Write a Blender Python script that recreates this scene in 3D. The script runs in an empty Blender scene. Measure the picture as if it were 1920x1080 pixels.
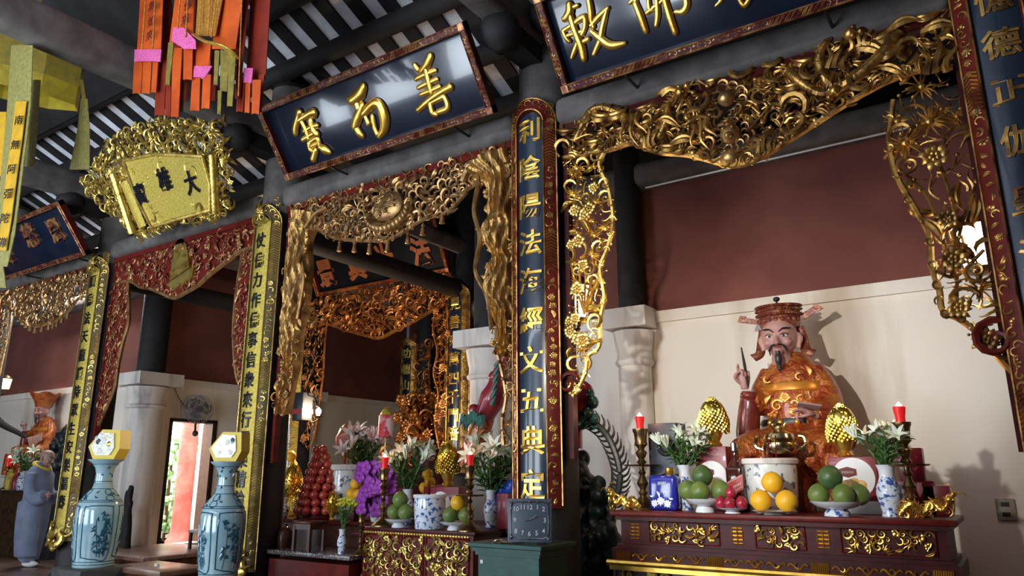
import bpy, bmesh, math, random
import numpy as np
from mathutils import Vector, Matrix

# ------------------------------------------------------------------ camera
SC = bpy.context.scene
COL = SC.collection
PI = math.pi
FPX = 1384.324; PIT = .24527285; ROLL = -.00296872; YAW = .59285622; CH = 1.3
_fw = np.array([-math.sin(YAW), math.cos(YAW), 0.]); _rt = np.array([math.cos(YAW), math.sin(YAW), 0.]); _up = np.array([0, 0, 1.])
CF = _fw*math.cos(PIT)+_up*math.sin(PIT); _u = _up*math.cos(PIT)-_fw*math.sin(PIT)
CR = _rt*math.cos(ROLL)+_u*math.sin(ROLL); CU = _u*math.cos(ROLL)-_rt*math.sin(ROLL)
CP = np.array([0, 0, CH])
cam_data = bpy.data.cameras.new('camera'); cam = bpy.data.objects.new('camera', cam_data); COL.objects.link(cam)
cam_data.sensor_width = 36; cam_data.lens = FPX/1920*36; cam_data.clip_start = .05; cam_data.clip_end = 200
m = Matrix(((CR[0], CU[0], -CF[0], 0), (CR[1], CU[1], -CF[1], 0), (CR[2], CU[2], -CF[2], CH), (0, 0, 0, 1)))
cam.matrix_world = m
SC.camera = cam
# ------------------------------------------------------------------ exposure, world, daylight
SC.view_settings.view_transform = 'Standard'; SC.view_settings.look = 'None'
SC.view_settings.gamma = 1; SC.view_settings.use_curve_mapping = False
SC.view_settings.exposure = 0.0
W = bpy.data.worlds.new('world'); SC.world = W; W.use_nodes = True
W.node_tree.nodes['Background'].inputs[0].default_value = (.62, .72, 1, 1)
W.node_tree.nodes['Background'].inputs[1].default_value = .07

def area(name, loc, rot, sx, sy, power, color):
    d = bpy.data.lights.new(name, 'AREA'); d.shape = 'RECTANGLE'; d.size = sx; d.size_y = sy; d.energy = power; d.color = color
    o = bpy.data.objects.new(name, d); o.location = loc; o.rotation_euler = rot; COL.objects.link(o); return o
# assumed open doorways of the unseen hall front, daylight comes in through them
ASSUMED_FRONT_DOORS = [(-12.5, 2.4), (-8.0, 2.4), (-4.4, 2.0)]
for _x, _w in ASSUMED_FRONT_DOORS:
    area('assumed_doorway_daylight', (_x, -2.0, 1.5), (PI/2+.62, 0, 0), _w, 2.7, 225, (.78, .88, 1))

def point(name, loc, power, color, r=.04):
    d = bpy.data.lights.new(name, 'POINT'); d.energy = power; d.color = color; d.shadow_soft_size = r
    o = bpy.data.objects.new(name, d); o.location = loc; COL.objects.link(o); return o

area('roof_fill_light', (-5.6, -1.95, 3.75), (PI/2+.95, 0, 0), 6.5, .7, 330, (.78, .88, 1))   # added fill that brightens the roof tiles; the wall has no opening here
# assumed spot light, unseen and without a fixture, aimed at the right altar
_d = bpy.data.lights.new('assumed_altar_spot', 'SPOT'); _d.energy = 600; _d.color = (1, .96, .88); _d.spot_size = math.radians(44); _d.spot_blend = .9; _d.shadow_soft_size = .05
_o = bpy.data.objects.new('assumed_altar_spot', _d); COL.objects.link(_o); _o.location = (-1.75, 1.0, 2.5)
_o.rotation_euler = (Vector((-1.72, 6.6, 1.85))-Vector(_o.location)).to_track_quat('-Z', 'Y').to_euler()

# ------------------------------------------------------------------ from picture to place
def ray(px, py): return CR*(px-960)-CU*(py-540)+CF*FPX
def P(px, py, Y): d = ray(px, py); return CP+d*(Y/d[1])
def PX(px, py, X): d = ray(px, py); return CP+d*(X/d[0])
def PZ(px, py, Z): d = ray(px, py); return CP+d*((Z-CH)/d[2])
def mpp(p): return float((np.array(p)-CP)@CF)/FPX            # metres per pixel at a point
class Plane:
    """a plane in the place with its own axes u, v, n (n towards the viewer's side)"""
    def __init__(s, o, u, v):
        s.o = np.array(o, float); s.u = np.array(u, float); s.u /= np.linalg.norm(s.u)
        v = np.array(v, float); v = v-s.u*(v@s.u); s.v = v/np.linalg.norm(v); s.n = np.cross(s.u, s.v)
        # local axes x=u, y=v, z=n
    def uv(s, px, py):
        d = ray(px, py); t = ((s.o-CP)@s.n)/(d@s.n); q = CP+d*t-s.o; return (q@s.u, q@s.v)
    def mat(s):
        return Matrix(((s.u[0], s.v[0], s.n[0], s.o[0]), (s.u[1], s.v[1], s.n[1], s.o[1]), (s.u[2], s.v[2], s.n[2], s.o[2]), (0, 0, 0, 1)))
def wallplane(X, Y, Z=0): return Plane((X, Y, Z), (1, 0, 0), (0, 0, 1))   # n = (0,-1,0)

# ------------------------------------------------------------------ materials
MAT = {}
def mat(name, color, *a, stretch=None, bdist=.01, **k):
    return _mat(name, color, *a, stretch=stretch, bdist=bdist, **k)
def _mat(name, color, rough=.6, metal=0, noise=None, scale=20, bump=0, coat=0, emit=None, spec=None, detail=4, wave=None, lo=.35, hi=.65, trans=0, alpha=None, sub=0, bscale=None, stretch=None, bdist=.01):
    """principled material; noise = second colour mixed in by a noise pattern in object space"""
    if name in MAT: return MAT[name]
    M = bpy.data.materials.new(name); M.use_nodes = True; N = M.node_tree.nodes; L = M.node_tree.links
    b = N['Principled BSDF']
    b.inputs['Base Color'].default_value = (*color, 1); b.inputs['Roughness'].default_value = rough; b.inputs['Metallic'].default_value = metal
    b.inputs['Coat Weight'].default_value = coat; b.inputs['Coat Roughness'].default_value = .06
    if spec is not None: b.inputs['Specular IOR Level'].default_value = spec
    if trans: b.inputs['Transmission Weight'].default_value = trans
    if alpha is not None: b.inputs['Alpha'].default_value = alpha
    if sub: b.inputs['Subsurface Weight'].default_value = sub; b.inputs['Subsurface Radius'].default_value = (.02, .01, .005)
    tc = N.new('ShaderNodeTexCoord'); src = tc.outputs['Object']
    if stretch: mp = N.new('ShaderNodeMapping'); mp.inputs['Scale'].default_value = stretch; L.new(src, mp.inputs['Vector']); src = mp.outputs[0]
    if noise:
        if wave:
            nz = N.new('ShaderNodeTexWave'); nz.inputs['Scale'].default_value = scale; nz.inputs['Distortion'].default_value = wave
            nz.inputs['Detail'].default_value = detail; L.new(src, nz.inputs['Vector']); fac = nz.outputs['Fac']
        else:
            nz = N.new('ShaderNodeTexNoise'); nz.inputs['Scale'].default_value = scale; nz.inputs['Detail'].default_value = detail
            L.new(src, nz.inputs['Vector']); fac = nz.outputs['Fac']
        r = N.new('ShaderNodeValToRGB'); r.color_ramp.elements[0].position = lo; r.color_ramp.elements[1].position = hi
        r.color_ramp.elements[0].color = (*color, 1); r.color_ramp.elements[1].color = (*noise, 1)
        L.new(fac, r.inputs[0]); L.new(r.outputs[0], b.inputs['Base Color'])
    if bump:
        n2 = N.new('ShaderNodeTexNoise'); n2.inputs['Scale'].default_value = bscale or scale*2; n2.inputs['Detail'].default_value = 5
        L.new(src, n2.inputs['Vector']); bp = N.new('ShaderNodeBump'); bp.inputs['Strength'].default_value = bump; bp.inputs['Distance'].default_value = bdist
        L.new(n2.outputs['Fac'], bp.inputs['Height']); L.new(bp.outputs[0], b.inputs['Normal'])
    if emit:
        b.inputs['Emission Color'].default_value = (*emit[0], 1); b.inputs['Emission Strength'].default_value = emit[1]
    MAT[name] = M; return M

GOLD = mat('gilt_wood', (.66, .38, .10), .36, .85, (.16, .07, .025), 9, bump=.4, lo=.42, hi=.66)
GOLDB = mat('bright_gilt', (1, .66, .14), .28, .9, (.80, .44, .07), 9, bump=.15)
GOLDY = mat('yellow_gilt', (.70, .56, .10), .42, .5, (.48, .35, .06), 40, bump=.5, bscale=160)
GOLDYC = mat('yellow_gilt_carving', (.74, .56, .15), .32, .8, (.34, .21, .04), 12, bump=.3, lo=.45, hi=.7)
GOLDC = mat('coppery_gilt', (.58, .35, .14), .38, .8, (.20, .10, .04), 9, bump=.3, lo=.4, hi=.7)
GOLDO = mat('orange_gilt', (.66, .26, .06), .38, .8, (.24, .08, .025), 8, bump=.3, lo=.42, hi=.7)
GOLDR = mat('gilt_over_red_lacquer', (.48, .26, .10), .4, .6, (.20, .045, .03), 14, bump=.2, lo=.42, hi=.58)
REDL = mat('red_lacquer', (.17, .016, .010), .42, 0, (.11, .010, .007), 12, spec=.25)
REDD = mat('dark_red_lacquer', (.085, .010, .007), .4, 0, (.05, .006, .005), 12, spec=.25)
BLACKL = mat('black_lacquer', (.005, .010, .022), .2, 0, (.009, .017, .038), 3, coat=.5, spec=.6)
WOODG = mat('weathered_grey_wood', (.16, .145, .135), .8, 0, (.09, .08, .075), 6, bump=.4)
WOODD = mat('dark_wood', (.017, .015, .016), .75, 0, (.010, .009, .010), 8, bump=.3)
WOODB = mat('blackened_post_wood', (.022, .017, .015), .6, 0, (.012, .010, .009), 8, bump=.3)
BROWN = mat('brown_furniture_wood', (.10, .035, .020), .3, 0, (.06, .020, .012), 14, spec=.35)
WHITEP = mat('white_plaster', (.82, .76, .67), .85, 0, (.50, .38, .27), 2.2, lo=.52, hi=.80, stretch=(1, 1, .16))
STONEW = mat('white_stone', (.76, .71, .65), .7, 0, (.30, .27, .25), 5, lo=.52, hi=.75, stretch=(1, 1, .14))
MAROON = mat('maroon_limewash', (.23, .075, .055), .9, 0, (.16, .048, .038), 1.6, bump=.1, bscale=40)
TILE = mat('whitewashed_roof_tile', (.90, .90, .93), .8, 0, (.74, .74, .80), 9)
FLOORM = mat('clay_floor_tile', (.16, .10, .075), .35, 0, (.10, .06, .05), 4)
BRASS = mat('old_brass', (.45, .30, .12), .32, .95, (.16, .10, .05), 10, bump=.1)
CHROME = mat('chrome', (.8, .8, .82), .15, 1)
BLACKI = mat('black_ink', (.008, .008, .009), .35)
BLACKP = mat('black_plastic', (.012, .012, .014), .4)
PORC = mat('white_porcelain', (.80, .83, .86), .12, 0, coat=.5)
PORCB = mat('blue_and_white_porcelain', (.76, .82, .88), .12, 0, (.05, .11, .38), 34, coat=.5, lo=.52, hi=.60, detail=4)
PORCG = mat('grey_ink_porcelain', (.66, .66, .62), .2, 0, (.12, .14, .18), 20, coat=.4, lo=.585, hi=.615, detail=3)
VASEM = mat('celadon_blue_vase_glaze', (.28, .47, .54), .12, 0, (.42, .58, .62), 3, coat=.5)
VASEI = mat('cobalt_vase_ink', (.012, .075, .13), .2, 0, (.03, .14, .2), 30, coat=.5)
LEAF = mat('leaf_green', (.055, .13, .035), .5, 0, (.10, .20, .05), 12)
LEAFD = mat('dark_leaf_green', (.022, .06, .02), .5, 0, (.04, .10, .03), 12)
PETAL = mat('white_petal', (.82, .84, .74), .5, 0, (.66, .74, .52), 9, sub=.1)
PETALP = mat('pink_white_petal', (.75, .60, .58), .5, 0, (.8, .74, .70), 12)
POMELO = mat('green_pomelo_rind', (.10, .17, .035), .4, 0, (.19, .24, .05), 5, bump=.15, bscale=120)
POMELOD = mat('dark_green_pomelo_rind', (.045, .095, .03), .4, 0, (.08, .14, .035), 5, bump=.15, bscale=120)
ORANGE = mat('yellow_pomelo_rind', (.88, .50, .02), .42, 0, (.84, .42, .02), 5, bump=.15, bscale=120)
CANDLE = mat('glowing_red_candle', (.75, .015, .015), .3, emit=((1, .03, .02), .22))
FLAME = mat('lit_bulb', (1, .85, .6), .3, emit=((1, .72, .38), 14))
LAMPG = mat('lit_lamp_glass', (1, .9, .75), .3, emit=((1, .86, .66), 22))
TINSEL = mat('gold_tinsel', (.95, .72, .12), .2, .95, (.6, .4, .05), 30)
BOXR = mat('maroon_carton', (.22, .015, .03), .4, 0, coat=.2)
WHITEC = mat('white_card', (.78, .76, .74), .5)
CHARB = mat('dark_grey_plastic', (.035, .042, .06), .45)

# ------------------------------------------------------------------ mesh builder
class MB:
    def __init__(s): s.V = []; s.Fc = []; s.n = 0
    def add(s, v, f):
        v = np.asarray(v, float); k = s.n
        s.V.append(v); s.Fc.extend([tuple(i+k for i in q) for q in f]); s.n += len(v)
    def box(s, c, d, rz=0, R=None):
        x, y, z = d[0]/2, d[1]/2, d[2]/2
        v = np.array([(-x, -y, -z), (x, -y, -z), (x, y, -z), (-x, y, -z), (-x, -y, z), (x, -y, z), (x, y, z), (-x, y, z)])
        if rz: cz, sz = math.cos(rz), math.sin(rz); v = v@np.array([(cz, sz, 0), (-sz, cz, 0), (0, 0, 1)])
        if R is not None: v = v@np.asarray(R).T
        s.add(v+np.array(c), [(3, 2, 1, 0), (4, 5, 6, 7), (0, 1, 5, 4), (1, 2, 6, 5), (2, 3, 7, 6), (3, 0, 4, 7)]); return s
    def tube(s, pts, rad, n=6, flat=1.0, nrm=None, cap=True):
        """tube along pts; flat scales the cross-section along nrm"""
        p = np.asarray(pts, float); k = len(p); r = np.full(k, rad, float) if np.isscalar(rad) else np.asarray(rad, float)
        t = np.gradient(p, axis=0); t /= (np.linalg.norm(t, axis=1, keepdims=True)+1e-12)
        ref = np.array(nrm, float) if nrm is not None else None
        if ref is None:
            ref = np.array([0, 0, 1.]) if abs(t[:, 2]).mean() < .8 else np.array([1., 0, 0])
        a = np.cross(t, ref); ln = np.linalg.norm(a, axis=1, keepdims=True); a = np.where(ln > 1e-6, a/(ln+1e-12), np.array([1., 0, 0])); b = np.cross(a, t)
        th = np.arange(n)*2*PI/n; c, q = np.cos(th), np.sin(th)
        v = p[:, None, :]+r[:, None, None]*(a[:, None, :]*c[None, :, None]+flat*b[:, None, :]*q[None, :, None])
        f = []
        for i in range(k-1):
            for j in range(n):
                j2 = (j+1) % n; f.append((i*n+j, i*n+j2, (i+1)*n+j2, (i+1)*n+j))
        if cap: f.append(tuple(range(n))[::-1]); f.append(tuple((k-1)*n+j for j in range(n)))
        s.add(v.reshape(-1, 3), f); return s
    def lathe(s, prof, n=24, o=(0, 0, 0), sx=1, sy=1, a0=0, cap=True):
        k = len(prof); th = a0+np.arange(n)*2*PI/n
        v = np.array([(o[0]+r*sx*math.cos(t), o[1]+r*sy*math.sin(t), o[2]+z) for r, z in prof for t in th]); f = []
        for i in range(k-1):
            for j in range(n):
                j2 = (j+1) % n; f.append((i*n+j, i*n+j2, (i+1)*n+j2, (i+1)*n+j))
        if cap:
            if prof[0][0] > 1e-5: f.append(tuple(range(n))[::-1])
            if prof[-1][0] > 1e-5: f.append(tuple((k-1)*n+j for j in range(n)))
        s.add(v, f); return s
    def ball(s, c, r, n=10, k=7, sx=1, sy=1, sz=1):
        s.lathe([(max(1e-6, r*math.sin(PI*i/(k-1))), -r*sz*math.cos(PI*i/(k-1))) for i in range(k)], n, c, sx, sy, cap=False); return s
    def prism(s, poly, z0, z1, plane='xy'):
        """extrude a polygon (list of 2D points); 'xy' up z, 'xz' along y"""
        k = len(poly)
        A = sum(poly[i][0]*poly[(i+1) % k][1]-poly[(i+1) % k][0]*poly[i][1] for i in range(k))
        if A < 0: poly = poly[::-1]
        if plane == 'xy': v = [(x, y, z0) for x, y in poly]+[(x, y, z1) for x, y in poly]; fl = False
        elif plane == 'xz': v = [(x, z0, y) for x, y in poly]+[(x, z1, y) for x, y in poly]; fl = True
        else: v = [(z0, x, y) for x, y in poly]+[(z1, x, y) for x, y in poly]; fl = False
        f = [tuple(range(k))[::-1], tuple(range(k, 2*k))]+[(i, (i+1) % k, k+(i+1) % k, k+i) for i in range(k)]
        if fl: f = [q[::-1] for q in f]
        s.add(v, f); return s
    def xf(s, M):
        Mx = np.array(M)
        for i, v in enumerate(s.V): s.V[i] = v@Mx[:3, :3].T+Mx[:3, 3]
        return s
    def join(s, o, M=None):
        for v in o.V: pass
        k = s.n
        for v in o.V:
            w = v if M is None else v@np.array(M)[:3, :3].T+np.array(M)[:3, 3]
            s.V.append(w); s.n += len(w)
        s.Fc.extend([tuple(i+k for i in q) for q in o.Fc]); return s
    def mesh(s, name, m, smooth=True, ang=40):
        me = bpy.data.meshes.new(name); v = np.concatenate(s.V) if s.V else np.zeros((0, 3))
        me.from_pydata(v.tolist(), [], s.Fc); me.materials.append(m)
        if smooth:
            me.shade_smooth()
            if ang:
                try: me.set_sharp_from_angle(angle=math.radians(ang))
                except Exception: pass
        return me
    def build(s, name, m, parent=None, smooth=True, loc=None, rot=None, ang=40):
        o = bpy.data.objects.new(name, s.mesh(name, m, smooth, ang)); COL.objects.link(o)
        if parent is not None: o.parent = parent
        if loc is not None: o.location = loc
        if rot is not None: o.rotation_euler = rot
        return o
def rbox(c, d, b=.01, seg=2):
    """box with rounded edges as an MB"""
    bm = bmesh.new(); bmesh.ops.create_cube(bm, size=1); bmesh.ops.scale(bm, vec=d, verts=bm.verts)
    bmesh.ops.bevel(bm, geom=bm.edges[:], offset=min(b, min(d)*.49), segments=seg, affect='EDGES', profile=.5)
    q = MB(); bm.verts.index_update(); q.add([tuple(v.co+Vector(c)) for v in bm.verts], [tuple(v.index for v in f.verts) for f in bm.faces]); bm.free(); return q
def empty(name, loc=(0, 0, 0), rz=0, M=None):
    o = bpy.data.objects.new(name, None); COL.objects.link(o); o.empty_display_size = .05
    if M is not None: o.matrix_world = M
    else: o.location = loc; o.rotation_euler = (0, 0, rz)
    return o
def tag(o, label, cat, group=None, kind=None):
    o['label'] = label; o['category'] = cat
    if group: o['group'] = group
    if kind: o['kind'] = kind
    return o
def thing(name, label, cat, loc=(0, 0, 0), rz=0, group=None, M=None): return tag(empty(name, loc, rz, M), label, cat, group)
def struct(o): o['kind'] = 'structure'; return o
def copy_tree(o, loc=None, rz=None, scale=None, label=None, parent=None, group=None):
    c = o.copy(); COL.objects.link(c)
    if parent is not None: c.parent = parent
    if loc is not None: c.location = loc
    if rz is not None: c.rotation_euler = (0, 0, rz)
    if scale is not None: c.scale = (scale,)*3 if np.isscalar(scale) else scale
    if label: c['label'] = label
    if group: c['group'] = group
    for ch in list(o.children): copy_tree(ch, parent=c)
    return c
def smooth_path(pts, n=6):
    """catmull-rom through pts (any dimension)"""
    p = np.asarray(pts, float)
    if len(p) < 3: return np.linspace(p[0], p[-1], n*2)
    q = np.vstack([2*p[0]-p[1], p, 2*p[-1]-p[-2]]); out = []
    for i in range(1, len(q)-2):
        for t in np.arange(n)/n:
            a, b, c, d = q[i-1], q[i], q[i+1], q[i+2]
            out.append(.5*((2*b)+(c-a)*t+(2*a-5*b+4*c-d)*t*t+(3*b-a-3*c+d)*t**3))
    out.append(p[-1]); return np.array(out)

# ------------------------------------------------------------------ carving motifs (x, y in the plane, z towards the viewer)
def _tpl(fn): q = MB(); fn(q); return np.concatenate(q.V), q.Fc
def _scroll(turns, r1=1., r0=.12, tw=.2):
    def fn(q):
        k = int(9*turns)+5; t = np.linspace(0, 1, k); a = t*turns*2*PI; r = r1*(1-t)+r0*t
        p = np.stack([r*np.cos(a)-.0, r*np.sin(a), .15+.35*np.sin(t*PI)], 1)
        q.tube(p, tw*(1-.55*t)*(np.minimum(1, .25+t*5)), 5, cap=True); q.ball((p[-1][0], p[-1][1], p[-1][2]+.05), .17, 6, 5)
    return fn
def _leaf(q):
    t = np.linspace(0, 1, 8); c = np.stack([t*2-1, .45*np.sin(t*PI*.9)-.1, .15+.35*np.sin(t*PI)], 1)
    w = .34*np.sin(np.clip(t*1.05+.06, 0, 1)*PI)**.8+.02
    v = []; f = []
    for i in range(8):
        v += [c[i]+(0, w[i], -.12), c[i]+(0, w[i]*.4, .06), c[i]+(0, 0, -.02), c[i]+(0, -w[i]*.4, .06), c[i]+(0, -w[i], -.12)]
    for i in range(7):
        for j in range(4): a = i*5+j; f.append((a+1, a, a+5, a+6))
    q.add(v, f)
def _flame(q):
    for k, (x, l, b) in enumerate(((-.35, .8, -.25), (0, 1.15, .15), (.35, .8, .35))):
        t = np.linspace(0, 1, 7); p = np.stack([x+b*t+.14*np.sin(t*6+k), -1+t*2*l*.85, .2+.3*np.sin(t*PI)], 1)
        q.tube(p, .17*(1-t)**.7+.015, 5)
def _flower(q):
    for k in range(9):
        a = k*2*PI/9; t = np.linspace(.15, 1, 5); l = .8+.15*(k % 2); q.tube(np.stack([l*t*np.cos(a+.25*t), l*t*np.sin(a+.25*t), .1+.5*np.sin(t*2.3)], 1), [.12, .2, .22, .16, .03], 5, flat=.4, nrm=(0, 0, 1))
    for k in range(5): a = k*2*PI/5; q.ball((.2*math.cos(a), .2*math.sin(a), .5), .17, 6, 4)
def _mum(q):
    for k in range(13):
        a = -.9+k*(PI+1.8)/12; l = .8+.2*(k % 2); t = np.linspace(0, 1, 5); bend = .25*math.sin(a*3)
        p = np.stack([l*t*np.cos(a+bend*t), l*t*np.sin(a+bend*t), .15+.35*np.sin(t*2.2)], 1); q.tube(p, .085*(1-.6*t), 4)
    q.ball((0, 0, .3), .24, 6, 5)
def _ball(q): q.ball((0, 0, .35), .5, 8, 6)
def _cloud(q):
    for x, y, r in ((-.5, -.1, .36), (0, .15, .46), (.5, -.1, .36)): q.ball((x, y, .2), r, 7, 5, sz=.7)
    t = np.linspace(0, 1, 6); q.tube(np.stack([-.9+1.8*t, -.45+.1*np.sin(t*7), .2+0*t], 1), .14, 5)
def _twig(q):
    t = np.linspace(0, 1, 9); q.tube(np.stack([-1+2*t, .3*np.sin(t*5), .12+.2*np.sin(t*PI)], 1), .1*(1-.5*t), 5)
    for x, s in ((-.4, 1), (0, -1), (.45, 1)):
        u = np.linspace(0, 1, 5); q.tube(np.stack([x+.35*u, .1+s*.6*u, .2+.15*u], 1), .08*(1-u)+.02, 4); q.ball((x+.4, .1+s*.65, .35), .15, 6, 5)
def _curl(q):
    t = np.linspace(0, 1, 10); a = -1.2+t*4.6; r = .95-.6*t; q.tube(np.stack([r*np.cos(a), r*np.sin(a)*.9, .2+.35*np.sin(t*PI)], 1), .16*np.sin(np.clip(t+.12, 0, 1)*PI)**.5+.03, 5)
TPL = {'scroll': _tpl(_scroll(1.5)), 'scroll2': _tpl(_scroll(1.1, tw=.26)), 'leaf': _tpl(_leaf), 'flame': _tpl(_flame), 'flower': _tpl(_flower), 'mum': _tpl(_mum),
       'ball': _tpl(_ball), 'cloud': _tpl(_cloud), 'twig': _tpl(_twig), 'curl': _tpl(_curl)}
def stamp(q, key, x, y, s, rot=0, flip=False, z=0, zs=1.):
    v, f = TPL[key]; c, n = math.cos(rot), math.sin(rot); vx = v[:, 0]*(-1 if flip else 1)
    w = np.stack([x+s*(c*vx-n*v[:, 1]), y+s*(n*vx+c*v[:, 1]), z+s*zs*v[:, 2]], 1)
    q.add(w, [t[::-1] for t in f] if flip else f)
def inside(poly, x, y):
    r = False; n = len(poly); j = n-1
    for i in range(n):
        xi, yi = poly[i]; xj, yj = poly[j]
        if (yi > y) != (yj > y) and x < (xj-xi)*(y-yi)/(yj-yi+1e-12)+xi: r = not r
        j = i
    return r
def poisson(poly, d, rng, edge=0.):
    xs = [p[0] for p in poly]; ys = [p[1] for p in poly]; out = []; grid = {}; c = d/1.42
    x0, x1, y0, y1 = min(xs), max(xs), min(ys), max(ys)
    n = int((x1-x0)*(y1-y0)/(d*d)*14)+60
    for _ in range(n):
        x = rng.uniform(x0, x1); y = rng.uniform(y0, y1)
        if not inside(poly, x, y): continue
        if edge and not (inside(poly, x+edge, y) and inside(poly, x-edge, y) and inside(poly, x, y+edge) and inside(poly, x, y-edge)): continue
        gi, gj = int(x//c), int(y//c); ok = True
        for a in range(gi-2, gi+3):
            for b in range(gj-2, gj+3):
                for (u, w) in grid.get((a, b), ()):
                    if (u-x)**2+(w-y)**2 < d*d: ok = False
        if ok: grid.setdefault((gi, gj), []).append((x, y)); out.append((x, y))
    return out
def carve(q, poly, d, keys, seed=1, size=.75, z=0, zs=.9, edge=None, skip=(), rot=None):
    rng = random.Random(seed)
    for (x, y) in poisson(poly, d, rng, d*.35 if edge is None else edge):
        if any((x-a)**2+(y-b)**2 < r*r for a, b, r in skip): continue
        stamp(q, rng.choice(keys), x, y, d*size*rng.uniform(.75, 1.2), rng.uniform(0, 2*PI) if rot is None else rot+rng.uniform(-.35, .35)+PI*(rng.random() < .5), rng.random() < .5, z+rng.uniform(-.2, .25)*d, zs)
    return q
def outline(q, poly, r, z=0, closed=True, n=3, flat=1):
    p = list(poly)+([poly[0]] if closed else []); p = [(x, y, z) for x, y in p]
    q.tube(smooth_path(p, n) if n > 1 else np.array(p, float), r, 6, flat=flat, nrm=(0, 0, 1)); return q
def stroke(q, pts, z=0, flat=.45, n=6, k=8):
    """brush stroke: pts = (x, y, r) in the plane"""
    s = smooth_path(pts, n); p = np.stack([s[:, 0], s[:, 1], np.full(len(s), z)], 1); r = np.maximum(s[:, 2], .002)
    # rounded ends
    d0 = p[0]-p[1]; d1 = p[-1]-p[-2]; d0 /= np.linalg.norm(d0)+1e-9; d1 /= np.linalg.norm(d1)+1e-9
    p = np.vstack([p[0]+d0*r[0]*.8, p[0]+d0*r[0]*.45, p, p[-1]+d1*r[-1]*.45, p[-1]+d1*r[-1]*.8]); r = np.concatenate([[r[0]*.3, r[0]*.75], r, [r[-1]*.75, r[-1]*.3]])
    q.tube(p, r, k, flat=flat, nrm=(0, 0, 1))

def glyph_mesh(ch, size, depth=.004, offset=.018, bevel=.006):
    """one character as a mesh, centred, lying in x-y with its face to +z"""
    key = (ch, round(size, 4), depth, offset)
    if key in GLY: return GLY[key]
    c = bpy.data.curves.new('character', 'FONT'); c.body = ch; c.size = size; c.extrude = depth; c.offset = offset*size; c.bevel_depth = bevel*size; c.bevel_resolution = 1
    c.align_x = 'CENTER'; c.resolution_u = 3
    o = bpy.data.objects.new('character', c); COL.objects.link(o); dg = bpy.context.evaluated_depsgraph_get(); dg.update()
    me = bpy.data.meshes.new_from_object(o.evaluated_get(dg)); bpy.data.objects.remove(o); bpy.data.curves.remove(c)
    a = np.array([v.co[:] for v in me.vertices])
    if len(a):
        ctr = (a.max(0)+a.min(0))/2; me.transform(Matrix.Translation((-ctr[0], -ctr[1], 0)))
    GLY[key] = me; return me
GLY = {}
def glyph(ch, size, m, parent, loc, name='character', depth=.004, offset=.018, bend=None, rot=None, sx=1.):
    me = glyph_mesh(ch, size, depth, offset).copy(); me.materials.clear(); me.materials.append(m); me.name = name
    if sx != 1: me.transform(Matrix.Diagonal((sx, 1, 1, 1)))
    if bend: bend(me)
    o = bpy.data.objects.new(name, me); COL.objects.link(o); o.parent = parent; o.location = loc
    if rot is not None: o.rotation_euler = rot
    return o
# ================================================================== the setting
COLX = {'A': .225, 'B': -2.99, 'C': -6.36, 'D': -9.79, 'E': -13.2}
YC = 4.95
CZ = 2.81           # top of the white wall
def wallseg(name, x0, x1, y0, y1, zt=5.4, holes=None, axis='x', face=-1):
    """white lower wall with a cornice and a maroon upper wall; one structure with two children"""
    q = MB()
    if axis == 'x':
        q.box(((x0+x1)/2, (y0+y1)/2, CZ/2), (x1-x0, y1-y0, CZ)); w = struct(q.build(name, WHITEP))
        q = MB(); q.box(((x0+x1)/2, (y0+y1)/2+.03, (CZ+zt)/2), (x1-x0, y1-y0-.02, zt-CZ)); q.build('upper_wall', MAROON, w)
        q = MB(); q.box(((x0+x1)/2, y0-.015, CZ-.055), (x1-x0, .05, .11)); q.build('cornice', WHITEP, w)
    else:
        segs = [(y0, y1, 0, CZ)]
        if holes: (a, b, c, d) = holes; segs = [(y0, a, 0, CZ), (b, y1, 0, CZ), (a, b, d, CZ), (a, b, 0, c)]
        for a, b, c, d in segs: q.box(((x0+x1)/2, (a+b)/2, (c+d)/2), (x1-x0, b-a, d-c))
        w = struct(q.build(name, WHITEP))
        q = MB(); q.box(((x0+x1)/2-.03*face, (y0+y1)/2, (CZ+zt)/2), (x1-x0-.02, y1-y0, zt-CZ)); q.build('upper_wall', MAROON, w)
        q = MB(); q.box(((x1 if face > 0 else x0)+.015*face, (y0+y1)/2, CZ-.055), (.05, y1-y0, .11)); q.build('cornice', WHITEP, w)
    return w
q = MB(); q.box((-9, 5, -.1), (30, 20, .2)); struct(q.build('floor', FLOORM))
wallseg('wall_back', -4.45, 2.6, 6.6, 6.85, 4.15)
wallseg('wall_back_left', -21, -11.3, 6.6, 6.85, 4.3)
wallseg('wall_left', -11.55, -11.3, 6.85, 12.5, 4.9, (6.95, 7.72, .22, 2.13), 'y', 1)
wallseg('wall_right', -4.45, -4.2, 6.85, 12.5, 4.9, None, 'y', -1)
wallseg('wall_far', -11.3, -4.2, 12.5, 12.7, 5.2)
q = MB(); q.box((2.7, 2, 2.6), (.2, 9.6, 5.2)); struct(q.build('wall_side_right', MAROON))
q = MB(); q.box((-21.1, 2, 2.6), (.2, 9.6, 5.2)); struct(q.build('wall_side_left', MAROON))
# front of the hall behind the camera, with its assumed open doorways
q = MB(); xs = [-21]
for x, w in ASSUMED_FRONT_DOORS: xs += [x-w/2, x+w/2]
xs.append(2.6)
for i in range(0, len(xs), 2): q.box(((xs[i]+xs[i+1])/2, -2.1, 2.5), (xs[i+1]-xs[i], .15, 5))
for x, w in ASSUMED_FRONT_DOORS: q.box((x, -2.1, 3.95), (w, .15, 2.1))
struct(q.build('wall_front', BROWN)); q = MB(); q.box((-5.6, -2.02, 3.75), (6.6, .04, .8)); struct(q.build('fill_light_panel', WHITEC))  # white panel added behind the roof fill light
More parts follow.
